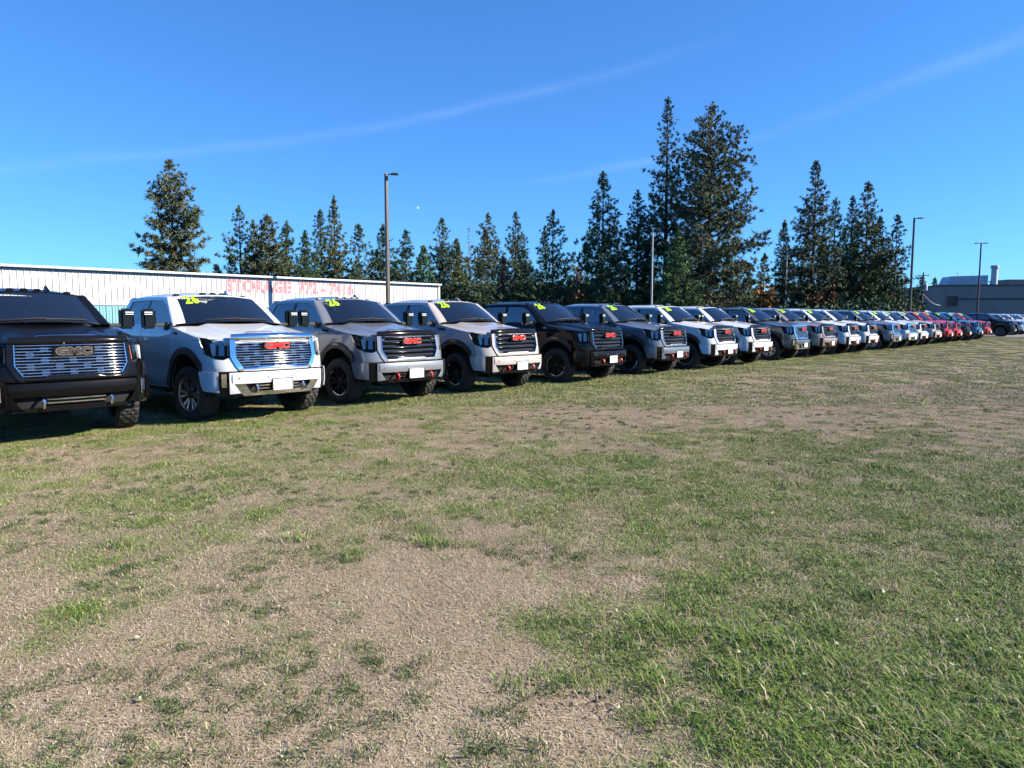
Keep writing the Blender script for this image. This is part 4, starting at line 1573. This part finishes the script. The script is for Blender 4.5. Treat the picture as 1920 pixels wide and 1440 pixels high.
def lamp_pole(px, ptop, depth, w, m_, label, head=1, two=False):
    p = at(px, ptop, depth)
    e = empty('lamp_pole', (p.x, depth, 0))
    h_ = p.z
    q = MB()
    q.lathe([(0, 0.30), (0.55, 0.30), (0.6, 0.27), (0.6, 0.05)], 16, 'z')
    q.build('base', M['concrete'], e)
    q = MB()
    q.box((0, 0, 0.55 + (h_ - 0.6) / 2), (w, w, h_ - 0.6), rz=R(42), taper=0.25)
    q.build('pole', m_, e, bevel=w * 0.12)
    for sg in ((1, -1) if two else (head,)):
        q = MB()
        q.box((sg * 0.18, 0, h_ - 0.10), (0.36, 0.06, 0.06))
        q.build('arm', m_, e)
        q = MB()
        q.box((sg * 0.52, 0, h_ - 0.085), (0.46, 0.36, 0.10), taper=0.12)
        lo = q.build('lamp_head', M['pole_dark'], e, bevel=0.02)
        q = MB()
        q.box((sg * 0.52, 0, h_ - 0.137), (0.36, 0.28, 0.006))
        q.build('lamp_lens', M['plate'], lo)
    tag(e, label, 'lamp pole', 'lamp poles behind the row of trucks')
    return e


lamp_pole(729, 331, 45.0, 0.24, M['bronze'], 'bronze square lamp pole standing in front of the white storage building')
lamp_pole(1220, 430, 71.0, 0.17, M['galv'], 'pale galvanised lamp pole in front of the tallest dark pines')
lamp_pole(1469, 468, 93.0, 0.22, M['galv'], 'grey lamp pole right of the orange shrub')
lamp_pole(1582, 490, 112.0, 0.22, M['galv'], 'thin lamp pole in front of the right hand pine group')
lamp_pole(1678, 514, 134.0, 0.22, M['galv'], 'farthest thin lamp pole before the rightmost pine')
lamp_pole(1702, 411, 64.0, 0.19, M['pole_dark'], 'tall black lamp pole right of the pines against open sky')
lamp_pole(1828, 457, 85.0, 0.18, M['pole_dark'], 'black lamp pole in front of the brown building', two=True)

# utility pole with transformer and service wire
M['wood'] = mat('weathered pole timber', (0.10, 0.075, 0.06), 0.85, noise=(4, 0.2, (1, 1, 0.1)))
p = at(1724, 512, 118)
up_ = empty('utility_pole', (p.x, 118, 0))
q = MB()
q.tube([(0, 0, 0), (0, 0, p.z)], [0.17, 0.12], 10)
q.build('pole', M['wood'], up_)
q = MB()
q.box((0, 0, p.z - 0.5), (1.9, 0.10, 0.12))
q.build('crossarm', M['wood'], up_)
q = MB()
q.lathe([(p.z - 2.9, 0.02), (p.z - 2.9, 0.26), (p.z - 1.9, 0.26), (p.z - 1.8, 0.10), (p.z - 1.8, 0.01)], 14, 'z', (0.42, -0.1, 0))
q.build('transformer', M['trim_metal'], up_)
for x in (-0.8, 0, 0.8):
    q = MB()
    q.tube([(x, 0, p.z - 0.45), (x, 0, p.z - 0.22)], 0.04, 6)
    q.build('insulator', M['trim_metal'], up_)
tag(up_, 'wooden utility pole with transformer left of the brown building', 'utility pole')
q = MB()
a, b_ = Vector((p.x + 0.1, 118, 5.6)), Vector((bl_.x + 0.4, D - 0.1, 3.9))
q.tube([a.lerp(b_, k / 8) - Vector((0, 0, 0.5 * math.sin(math.pi * k / 8))) for k in range(9)], 0.035, 5)
o = q.build('service_wire', M['trim_metal'])
tag(o, 'pale service wire sloping from utility pole to brown building', 'wire')

# ================================================================== trees


def leaf_mat(name, base, var=0.35):
    m = bpy.data.materials.new(name)
    m.use_nodes = True
    t = m.node_tree
    b = t.nodes['Principled BSDF']
    b.inputs['Roughness'].default_value = 0.65
    b.inputs['Specular IOR Level'].default_value = 0.2
    ga = t.nodes.new('ShaderNodeAttribute')
    ga.attribute_name = 'tone'
    oi = t.nodes.new('ShaderNodeObjectInfo')
    ad = t.nodes.new('ShaderNodeMath')
    ad.operation = 'MULTIPLY_ADD'
    ad.inputs[1].default_value = var * 0.6
    t.links.new(oi.outputs['Random'], ad.inputs[0])
    t.links.new(ga.outputs['Fac'], ad.inputs[2])
    h = t.nodes.new('ShaderNodeHueSaturation')
    h.inputs['Color'].default_value = (*base, 1)
    t.links.new(ad.outputs[0], h.inputs['Value'])
    t.links.new(h.outputs[0], b.inputs['Base Color'])
    return m


LEAF = {'pine': leaf_mat('pine needles', (0.103, 0.155, 0.073)), 'fir': leaf_mat('fir needles', (0.070, 0.120, 0.057)), 'brown': leaf_mat('brownish needles', (0.125, 0.145, 0.073)),
        'olive': leaf_mat('olive needles', (0.165, 0.184, 0.066)), 'dead': leaf_mat('dead needles', (0.369, 0.165, 0.098)), 'orange': leaf_mat('orange autumn leaves', (0.46, 0.17, 0.035)),
        'rust': leaf_mat('rust autumn leaves', (0.22, 0.105, 0.04)), 'bright': leaf_mat('fresh fir needles', (0.106, 0.204, 0.068))}
BARK = mat('bark', (0.085, 0.060, 0.045), 0.9, noise=(3, 0.3), bump=(12, 0.6))
BARK_RED = mat('reddish pine bark', (0.15, 0.085, 0.055), 0.9, noise=(3, 0.3), bump=(12, 0.6))
SNAG = mat('grey dead wood', (0.27, 0.24, 0.22), 0.9, noise=(3, 0.2))


def tri_mesh(name, C, Dr, W, tone, material):
    """Needle spray: triangles from centre C along Dr with half width vectors W."""
    n = len(C)
    V = np.empty((n, 3, 3))
    V[:, 0] = C - W
    V[:, 1] = C + W
    V[:, 2] = C + Dr
    m_ = bpy.data.meshes.new(name)
    m_.vertices.add(3 * n)
    m_.vertices.foreach_set('co', V.astype(np.float32).ravel())
    m_.loops.add(3 * n)
    m_.loops.foreach_set('vertex_index', np.arange(3 * n, dtype=np.int32))
    m_.polygons.add(n)
    m_.polygons.foreach_set('loop_start', np.arange(0, 3 * n, 3, dtype=np.int32))
    m_.update()
    a = m_.attributes.new('tone', 'FLOAT', 'POINT')
    a.data.foreach_set('value', np.repeat(tone, 3).astype(np.float32))
    m_.materials.append(material)
    return m_


def sprays(g, cen, out, n, r, tone, up=0.25, wid=0.16):
    """n blades around every clump centre; returns arrays for tri_mesh."""
    k = len(cen)
    C = np.repeat(cen, n, 0)
    O = np.repeat(out, n, 0)
    rr = np.repeat(r, n)
    d = g.normal(0, 1, (k * n, 3))
    d /= np.linalg.norm(d, axis=1)[:, None]
    d = d + O * 0.55
    d[:, 2] += up
    d /= np.linalg.norm(d, axis=1)[:, None]
    L = rr * g.uniform(0.55, 1.25, k * n)
    D_ = d * L[:, None]
    w = np.cross(d, g.normal(0, 1, (k * n, 3)))
    w /= np.linalg.norm(w, axis=1)[:, None] + 1e-6
    C = C + d * (L * 0.08)[:, None] + g.normal(0, 1, (k * n, 3)) * (rr * 0.18)[:, None]
    return C, D_, w * (L * wid)[:, None], np.repeat(tone, n) + g.uniform(-0.12, 0.12, k * n)


def conifer(seed, h, rad, base, style, dens=1.0, gap=0.0, top=1.0, trunk_r=None, nbl=22):
    """Returns (trunk mesh builder, crown arrays). base = height fraction of the lowest live branch."""
    g = np.random.default_rng(seed)
    tr = MB()
    trunk_r = trunk_r or h * 0.0125
    bend = g.uniform(-0.012, 0.012, 2) * h
    tp = [Vector((bend[0] * math.sin(q * 2.2), bend[1] * math.sin(q * 2.5), h * q)) for q in (0, 0.1, 0.25, 0.45, 0.65, 0.85, 0.985)]
    tr.tube(tp, [trunk_r * q for q in (1.25, 1.0, 0.88, 0.68, 0.46, 0.22, 0.05)], 7)
    cen, out, size, tone = [], [], [], []
    z = base * h
    while z < h * 0.985:
        t = (z - base * h) / (h * (1 - base))
        if style == 'fir':
            prof = (1 - t) ** 0.85 * (0.72 + 0.28 * min(1, t * 6))
        elif style == 'round':
            prof = max(0.10, math.sin(math.pi * min(1, 0.26 + 0.74 * t)) ** 0.8)
        else:
            prof = (1 - t ** 1.25) ** 0.95 * (0.80 + 0.20 * min(1, t * 4)) * top + 0.04
        nb = int(g.integers(5, 8) * (0.75 + 0.25 * dens))
        a0 = g.uniform(0, 6.28)
        for k in range(nb):
            if g.uniform() < gap:
                continue
            az_ = a0 + 6.283 * k / nb + g.normal(0, 0.28)
            L = max(0.16, rad * prof * g.uniform(0.62, 1.16))
            if g.uniform() < 0.07:
                L *= 1.12
            e0 = (g.uniform(-0.35, -0.02) if style == 'fir' else g.uniform(-0.10, 0.38)) + 0.35 * t
            hx, hy = math.cos(az_), math.sin(az_)
            bx = np.interp(z / h, [0, .1, .25, .45, .65, .85, 1], [q.x for q in tp])
            by = np.interp(z / h, [0, .1, .25, .45, .65, .85, 1], [q.y for q in tp])
            m = max(3, int(L / 0.27 * dens))
            ts = np.linspace(0.25 if style == 'fir' else 0.34, 1.0, m)
            curve = (0.14 if style == 'fir' else 0.16) * L * ts ** 2
            px3 = np.stack([bx + hx * L * ts * math.cos(e0), by + hy * L * ts * math.cos(e0), z + L * ts * math.sin(e0) + curve], 1)
            spread = 0.34 * L * (ts * (1.15 - ts) * 1.6 + 0.08)
            px3 += g.normal(0, 1, (m, 3)) * np.stack([spread * abs(hy) + 0.06, spread * abs(hx) + 0.06, 0.10 + 0.05 * spread], 1)
            cen.append(px3)
            out.append(np.tile([hx, hy, 0.15 if style != 'fir' else -0.15], (m, 1)))
            size.append(np.full(m, (0.17 + 0.29 * prof ** 0.6) * (1.0 if style != 'fir' else 0.92)) * g.uniform(0.85, 1.15, m))
            tone.append(np.full(m, 0.62 + g.uniform(-0.12, 0.28)) + 0.12 * (ts - 0.5))
            if L > 0.9:
                tr.tube([(bx, by, z), (bx + hx * L * 0.5 * math.cos(e0), by + hy * L * 0.5 * math.cos(e0), z + L * 0.5 * math.sin(e0) + 0.035 * L),
                         (bx + hx * L * 0.92 * math.cos(e0), by + hy * L * 0.92 * math.cos(e0), z + L * 0.92 * math.sin(e0) + 0.12 * L)],
                        [max(0.03, 0.016 * L), max(0.02, 0.010 * L), 0.012], 3, cap=False)
        z += (0.50 if style == 'fir' else 0.62) * g.uniform(0.7, 1.3) * (0.55 + 0.45 * min(1.0, rad * prof / 1.5))
    # leader
    cen.append(np.stack([np.full(6, tp[-1].x), np.full(6, tp[-1].y), np.linspace(h * 0.955, h * 1.0, 6)], 1))
    out.append(np.tile([0, 0, 1.0], (6, 1)))
    size.append(np.full(6, 0.30))
    tone.append(np.full(6, 0.75))
    cen, out, size, tone = np.concatenate(cen), np.concatenate(out), np.concatenate(size), np.concatenate(tone)
    C, D_, W_2, T_ = sprays(g, cen, out, nbl, size * (1.1 if nbl < 12 else 0.86), tone, 0.22 if style != 'fir' else 0.02, 0.15)
    return tr, (C, D_, W_2, T_)


def plant_tree(name, px, ptop, depth, wpx, style, leaf, base, label, seed, dens=1.0, gap=0.05, top=1.0, bark=None, cat='tree', extra=None):
    p = at(px, ptop, depth)
    h, rad = p.z * 0.972, wpx / 2 / F_PX * depth * (1.25 if style == 'round' else (1.75 if px < 800 else 1.42))
    e = empty(name, (p.x, depth, 0), seed * 1.7)
    tr, cr = conifer(seed, h, rad, base, style, dens, gap, top)
    if extra:
        extra(tr, cr, h, rad)
    tr.build('trunk', bark or BARK, e, 60)
    o = bpy.data.objects.new('crown', tri_mesh('crown', *cr, LEAF[leaf]))
    COL.objects.link(o)
    o.parent = e
    tag(e, label, cat, 'conifers behind the trucks')
    return e


TREES = [
    # px, top, depth, width px, style, leaf, base, density, gap, label
    (330, 300, 74, 98, 'round', 'brown', 0.10, 1.15, 0.06, 'big broad conifer standing alone above the left part of the storage roof'),
    (412, 495, 90, 40, 'pine', 'pine', 0.05, 0.8, 0.10, 'small conifer tip just right of the lone big conifer'),
    (455, 385, 84, 66, 'pine', 'pine', 0.12, 0.75, 0.22, 'thin airy pine first right of the gap beside the lone conifer'),
    (483, 412, 92, 46, 'pine', 'olive', 0.10, 0.9, 0.10, 'narrow olive conifer between the airy pine and the brownish one'),
    (508, 402, 84, 66, 'round', 'brown', 0.08, 1.2, 0.04, 'dense brownish rounded conifer above the painted lettering'),
    (546, 413, 90, 46, 'pine', 'pine', 0.12, 0.85, 0.12, 'narrow pine just right of the brownish rounded conifer'),
    (580, 432, 80, 52, 'fir', 'fir', 0.05, 1.1, 0.03, 'short dark spruce left of the tall narrow conifer pair'),
    (606, 393, 92, 48, 'pine', 'pine', 0.10, 0.9, 0.12, 'left one of the tall narrow conifer pair above the lettering'),
    (632, 367, 86, 56, 'fir', 'olive', 0.06, 1.05, 0.04, 'tallest narrow conifer above the storage building lettering'),
    (677, 420, 92, 58, 'pine', 'pine', 0.12, 0.8, 0.16, 'airy pine midway between tallest narrow conifer and bronze lamp pole'),
    (722, 420, 86, 74, 'fir', 'fir', 0.05, 1.1, 0.03, 'dark wide fir directly behind the bronze lamp pole'),
    (765, 430, 94, 52, 'pine', 'fir', 0.10, 0.85, 0.10, 'pine just right of the bronze lamp pole'),
    (797, 460, 84, 54, 'fir', 'bright', 0.04, 1.1, 0.03, 'short green spruce above the right end of storage roof'),
    (829, 408, 96, 58, 'pine', 'pine', 0.25, 0.9, 0.10, 'rounded pine rising beyond the storage building corner'),
    (858, 447, 82, 78, 'fir', 'olive', 0.03, 1.15, 0.03, 'olive spruce just right of the storage building corner'),
    (915, 398, 96, 70, 'pine', 'brown', 0.22, 0.8, 0.16, 'sparse brownish pine with bare lower trunk right of the dead snag'),
    (900, 490, 80, 80, 'fir', 'fir', 0.02, 1.1, 0.02, 'low dark fir below the sparse brownish pine'),
    (945, 480, 88, 50, 'pine', 'dead', 0.05, 0.8, 0.15, 'dead reddish brown conifer between the two sparse pines'),
    (964, 397, 98, 60, 'pine', 'pine', 0.20, 0.85, 0.12, 'sparse pine second right of the dead snag'),
    (982, 470, 82, 76, 'fir', 'fir', 0.02, 1.15, 0.02, 'low very dark fir left of the open crowned pine'),
    (1037, 393, 84, 92, 'pine', 'pine', 0.06, 0.85, 0.14, 'open crowned pine with visible trunk left of the tall conical one'),
    (1082, 500, 92, 44, 'pine', 'dead', 0.05, 0.8, 0.12, 'dead rust coloured conifer left of the tall conical pine'),
    (1125, 322, 84, 96, 'pine', 'pine', 0.05, 1.0, 0.07, 'tall conical pine left of the galvanised lamp pole'),
    (1190, 356, 86, 86, 'pine', 'fir', 0.03, 1.1, 0.06, 'dark dense pine right behind the galvanised lamp pole'),
    (1245, 187, 88, 92, 'pine', 'pine', 0.08, 0.85, 0.16, 'tallest slender spire topped pine with ragged left branches'),
    (1268, 432, 78, 104, 'fir', 'bright', 0.02, 1.25, 0.02, 'fresh green spruce in front of the two tallest pines'),
    (1330, 195, 84, 146, 'round', 'brown', 0.10, 1.1, 0.10, 'massive broad pine with long branches reaching right'),
    (1398, 492, 92, 60, 'pine', 'pine', 0.05, 1.0, 0.08, 'low conifer at the right foot of the massive pine'),
    (1428, 474, 112, 38, 'pine', 'pine', 0.05, 0.8, 0.15, 'small far conifer in the gap above the orange shrub'),
    (1464, 413, 94, 58, 'fir', 'fir', 0.03, 1.05, 0.05, 'slim fir behind the lamp pole right of the orange shrub'),
    (1515, 302, 96, 88, 'pine', 'brown', 0.08, 1.05, 0.09, 'tallest pine of the right hand group with knobbly top'),
    (1557, 370, 100, 64, 'pine', 'pine', 0.06, 0.95, 0.08, 'middle pine of the right group below the knobbly one'),
    (1586, 366, 104, 52, 'pine', 'fir', 0.08, 0.95, 0.08, 'narrow pine left of the pointed tall pine in right group'),
    (1612, 340, 98, 84, 'pine', 'olive', 0.05, 1.05, 0.06, 'pointed tall pine in the right part of the right group'),
    (1640, 405, 102, 60, 'pine', 'pine', 0.05, 1.0, 0.08, 'pine filling between the pointed pine and the rightmost one'),
    (1672, 402, 96, 60, 'pine', 'fir', 0.12, 0.85, 0.14, 'rightmost ragged pine of the group with leaning dark trunk'),
    (1724, 517, 140, 40, 'fir', 'fir', 0.02, 1.0, 0.03, 'dark far conifer behind the utility pole'),
    (1745, 520, 142, 36, 'fir', 'fir', 0.02, 1.0, 0.03, 'dark far conifer touching the brown building corner'),
    (1706, 540, 138, 34, 'round', 'olive', 0.02, 1.0, 0.03, 'low far tree just right of the tall black lamp pole'),
]


def big_extra(tr, cr, h, rad):
    pass


for i, (px, ptop, dep, wpx, style, leaf, base, dens, gap, label) in enumerate(TREES):
    plant_tree('conifer_tree', px, ptop, dep, wpx, style, leaf, base, label, 100 + i, dens, gap, bark=BARK_RED if leaf == 'brown' else BARK)

# the wood behind: many more conifers that read as one mass
g = np.random.default_rng(500)
arr = [[], [], [], []]
for k in range(46):
    px = 425 + (1700 - 425) * (k + g.uniform(0, 1)) / 46
    dep = g.uniform(102, 122)
    ptop = g.uniform(425, 500) if px > 820 else g.uniform(450, 505)
    if 1385 < px < 1450 or px > 1660:
        ptop = g.uniform(510, 540)
    pp = at(px, ptop, dep)
    _, cr = conifer(700 + k, pp.z, g.uniform(2.2, 3.6), 0.03, 'fir' if k % 2 else 'pine', 0.75, 0.08, nbl=9)
    cr[0][:] += np.array([pp.x, dep, 0])
    for a_, b_ in zip(arr, cr):
        a_.append(b_)
o = bpy.data.objects.new('distant_woodland', tri_mesh('distant_woodland', *[np.concatenate(a_) for a_ in arr], LEAF['fir']))
COL.objects.link(o)
tag(o, 'mass of smaller dark conifers filling the wood behind the front trees', 'woodland', kind='stuff')

# dead snag
p = at(880, 424, 94)
e = empty('dead_tree', (p.x, 94, 0))
q = MB()
g = random.Random(5)
q.tube([(0, 0, 0), (0.1, 0, p.z * 0.5), (0, 0.05, p.z)], [0.16, 0.10, 0.02], 6)
q.build('trunk', SNAG, e)
q = MB()
for k in range(46):
    z = p.z * g.uniform(0.45, 0.97)
    a, L = g.uniform(0, 6.28), g.uniform(0.4, 1.3) * (1.25 - z / p.z)
    q.tube([(0.05, 0, z), (L * math.cos(a), L * math.sin(a), z + 0.15 * L), (1.5 * L * math.cos(a + .2), 1.5 * L * math.sin(a + .2), z - 0.1 * L)], [0.03, 0.022, 0.01], 3, cap=False)
q.build('bare_branches', SNAG, e)
tag(e, 'thin bare grey dead snag between the conifers', 'dead tree')


def shrub(px, ptop, depth, wpx, leaf, label, seed, cat='shrub'):
    p_ = at(px, ptop, depth)
    h, rad = p_.z, wpx / 2 / F_PX * depth
    e_ = empty('autumn_shrub', (p_.x, depth, 0))
    g_ = np.random.default_rng(seed)
    t_ = MB()
    cen = []
    for k in range(9):
        a = 6.283 * k / 9 + g_.uniform(-0.3, 0.3)
        L = g_.uniform(0.65, 1.0)
        tip = Vector((rad * 0.75 * L * math.cos(a), rad * 0.75 * L * math.sin(a), h * g_.uniform(0.6, 0.96)))
        t_.tube([(0, 0, 0), tip * 0.5 + Vector((0, 0, 0.1 * h)), tip], [0.07, 0.045, 0.015], 4, cap=False)
        for j in range(16):
            f = g_.uniform(0.3, 1.05)
            cen.append(np.array(tip) * f + g_.normal(0, 0.16, 3) * np.array([rad, rad, h * 0.55]))
    t_.build('stems', BARK, e_)
    cen = np.array(cen)
    cen[:, 2] = np.clip(cen[:, 2], 0.25, h)
    o_ = cen / (np.linalg.norm(cen, axis=1)[:, None] + 1e-6)
    cr_ = sprays(g_, cen, o_, 16, np.full(len(cen), 0.34), 0.85 + g_.uniform(-0.35, 0.35, len(cen)), 0.1, 0.42)
    o2 = bpy.data.objects.new('crown', tri_mesh('crown', *cr_, LEAF[leaf]))
    COL.objects.link(o2)
    o2.parent = e_
    tag(e_, label, cat, 'autumn shrubs under the conifers')


shrub(1430, 540, 88, 46, 'orange', 'bright orange autumn shrub right of the massive pine', 1)
shrub(1519, 548, 90, 40, 'rust', 'rust brown shrub below the knobbly topped pine', 2)
shrub(1552, 528, 92, 26, 'rust', 'narrow russet shrub under the middle pine of right group', 3)
shrub(1640, 552, 94, 46, 'olive', 'olive brown shrub below the pointed tall pine', 4)
shrub(1085, 540, 82, 34, 'rust', 'red brown shrub below the tall conical pine', 5)

# dense undergrowth along the foot of the trees: one mass
g = np.random.default_rng(99)
cen, siz, ton = [], [], []
for k in range(1500):
    px = g.uniform(420, 1720)
    dep = g.uniform(84, 104)
    top = 3.0 + 3.2 * float(fbm(np.array(px * 0.012), np.array(3.1), 41)) * (1.15 if 830 < px < 1380 else 0.8)
    if px > 1400:
        top *= 0.72
    z = top * g.uniform(0.05, 1.0) ** 0.7
    m = 7
    c0 = np.array([(px - 960) / F_PX * dep, dep, z])
    cen.append(c0 + g.normal(0, 1, (m, 3)) * np.array([0.7, 0.7, 0.35]))
    siz.append(np.full(m, 0.42))
    ton.append(np.full(m, 0.55 + g.uniform(-0.2, 0.4)))
cen, siz, ton = np.concatenate(cen), np.concatenate(siz), np.concatenate(ton)
cen[:, 2] = np.clip(cen[:, 2], 0.15, None)
cr = sprays(g, cen, np.tile([0, -0.3, 0.3], (len(cen), 1)), 9, siz, ton, 0.2, 0.25)
o = bpy.data.objects.new('undergrowth', tri_mesh('undergrowth', *cr, LEAF['fir']))
COL.objects.link(o)
tag(o, 'dark undergrowth and young firs along the foot of the trees', 'undergrowth', kind='stuff')

# ================================================================== the row of trucks
PAINTS = {
    'black': paint('black paint', (0.004, 0.004, 0.005), coat=0.4),
    'ebony': paint('dark brown black paint', (0.004, 0.0036, 0.004), coat=0.3),
    'white': paint('white paint', (0.66, 0.67, 0.68)),
    'slate': paint('slate grey metallic paint', (0.235, 0.245, 0.27), 0.35, 0.35),
    'sand': paint('sand beige paint', (0.48, 0.43, 0.395), 0.1),
    'steel': paint('steel blue grey metallic paint', (0.13, 0.15, 0.185), 0.25, 0.4),
    'graphite': paint('graphite green grey metallic paint', (0.075, 0.085, 0.085), 0.3, 0.4),
    'taupe': paint('taupe metallic paint', (0.24, 0.205, 0.19), 0.25, 0.4),
    'red': paint('red paint', (0.50, 0.012, 0.016)),
    'blue': paint('bright blue paint', (0.03, 0.15, 0.30)),
    'silver': paint('silver metallic paint', (0.46, 0.47, 0.49), 0.4, 0.35),
}
# column of the right front tyre in the photograph, trim, paint, sticker, label
ROW = [
    (228, 'ultimate', 'ebony', False, 'black pickup truck with bright checkered grille cut off by the left edge'),
    (548, 'chrome', 'white', True, 'white pickup truck with large chrome grille next to the black one at left'),
    (787, 'trail', 'slate', True, 'slate grey pickup truck parked right of the white chrome grille one'),
    (967, 'trail', 'sand', True, 'beige pickup truck with tan seats between the slate grey and the black one'),
    (1124, 'trail', 'black', True, 'black pickup truck with red tow hooks right of the beige one'),
    (1245, 'trail', 'steel', True, 'steel blue grey pickup truck right of the black one with red hooks'),
    (1334, 'trail', 'white', True, 'white pickup truck with windshield sticker right of the steel blue one'),
    (1404, 'trail', 'white', False, 'white pickup truck without sticker, second of the white pair past the steel blue one'),
    (1480, 'chrome', 'graphite', True, 'graphite pickup truck with chrome grille right of the white pair'),
    (1530, 'trail', 'taupe', True, 'taupe pickup truck right of the graphite chrome grille one'),
    (1574, 'trail', 'white', True, 'white pickup truck with sticker right of the taupe one'),
    (1607, 'trail', 'white', False, 'white pickup truck without sticker left of the dark grey one in mid row'),
    (1652, 'chrome', 'steel', True, 'dark grey pickup truck with chrome grille in the far half of the row'),
    (1681, 'chrome', 'white', True, 'white pickup truck with chrome grille right of the far dark grey one'),
    (1706, 'trail', 'white', True, 'white pickup truck between the far chrome grille white one and the far beige one'),
    (1733, 'trail', 'sand', True, 'far beige pickup truck just left of the two red ones'),
    (1756, 'trail', 'red', True, 'left one of the two adjoining red pickup trucks'),
    (1774, 'trail', 'red', True, 'right one of the two adjoining red pickup trucks'),
    (1793, 'trail', 'black', True, 'far black pickup truck right of the two red ones'),
    (1811, 'trail', 'blue', True, 'blue pickup truck between the far black and the last red one'),
    (1829, 'trail', 'red', True, 'last red pickup truck at the end of the grass row'),
    (1876, 'trail', 'black', False, 'black pickup truck standing past the gap after the last red one'),
    (1901, 'chrome', 'silver', False, 'silver pickup truck first behind the far black one past the gap'),
    (1912, 'trail', 'white', False, 'white pickup truck second behind the far black one past the gap'),
    (1922, 'chrome', 'silver', False, 'silver pickup truck third behind the far black one past the gap'),
    (1931, 'trail', 'white', False, 'white pickup truck fourth behind the far black one at the right edge'),
    (1940, 'chrome', 'steel', False, 'dark pickup truck fifth behind the far black one at the right edge'),
    (1948, 'trail', 'white', False, 'farthest white pickup truck at the right edge of the picture'),
]
TEMPL = {k: make_truck(k) for k in ('ultimate', 'chrome', 'trail')}
KIDS = {}
for o in list(bpy.data.objects):
    if o.parent is not None:
        KIDS.setdefault(o.parent, []).append(o)


def copy_tree(o, parent, skip):
    if o.name.split('.')[0] in skip:
        return None
    c = o.copy()
    COL.objects.link(c)
    c.parent = parent
    for ch in KIDS.get(o, []):
        copy_tree(ch, c, skip)
    KIDS_NEW.append(c)
    return c


def row_point(px):
    """Place along the row whose image column is px."""
    k = (px - 960) / F_PX
    t_ = (k * ROW0.y - ROW0.x) / (U.x - k * U.y)
    return ROW0 + U * t_


used = set()
rr_ = random.Random(3)
for i, (px, trim, col, sticker, label) in enumerate(ROW):
    skip = set() if sticker else {'windshield_sticker'}
    if i > 13:
        skip |= {'parking_sensor', 'plate_print', 'wiper', 'cabin_mirror', 'bar_trim', 'grille_trim', 'mirror_lamp', 'scoop_trim', 'fender_badge'}
    KIDS_NEW = []
    root = copy_tree(TEMPL[trim], None, skip)
    root.location = row_point(px) - U * 0.865 + N * rr_.uniform(-0.12, 0.12)
    root.rotation_euler = (0, 0, R(90) - TH + R(rr_.uniform(-1.1, 1.1)))
    steer = R(rr_.choice((0, 0, -7, 5, 9, -3)))
    for o in KIDS_NEW:
        if o.name.split('.')[0] == 'wheel' and abs(o.location.y) < 0.1:
            o.rotation_euler.z += steer
        if o.type == 'MESH':
            for s_ in o.material_slots:
                if s_.material == PAINT:
                    s_.link = 'OBJECT'
                    s_.material = PAINTS[col]
    tag(root, label, 'pickup truck', 'pickup trucks parked in a row on the field')


def drop(o):
    for ch in KIDS.get(o, []):
        drop(ch)
    bpy.data.objects.remove(o)


for tmpl in TEMPL.values():
    drop(tmpl)
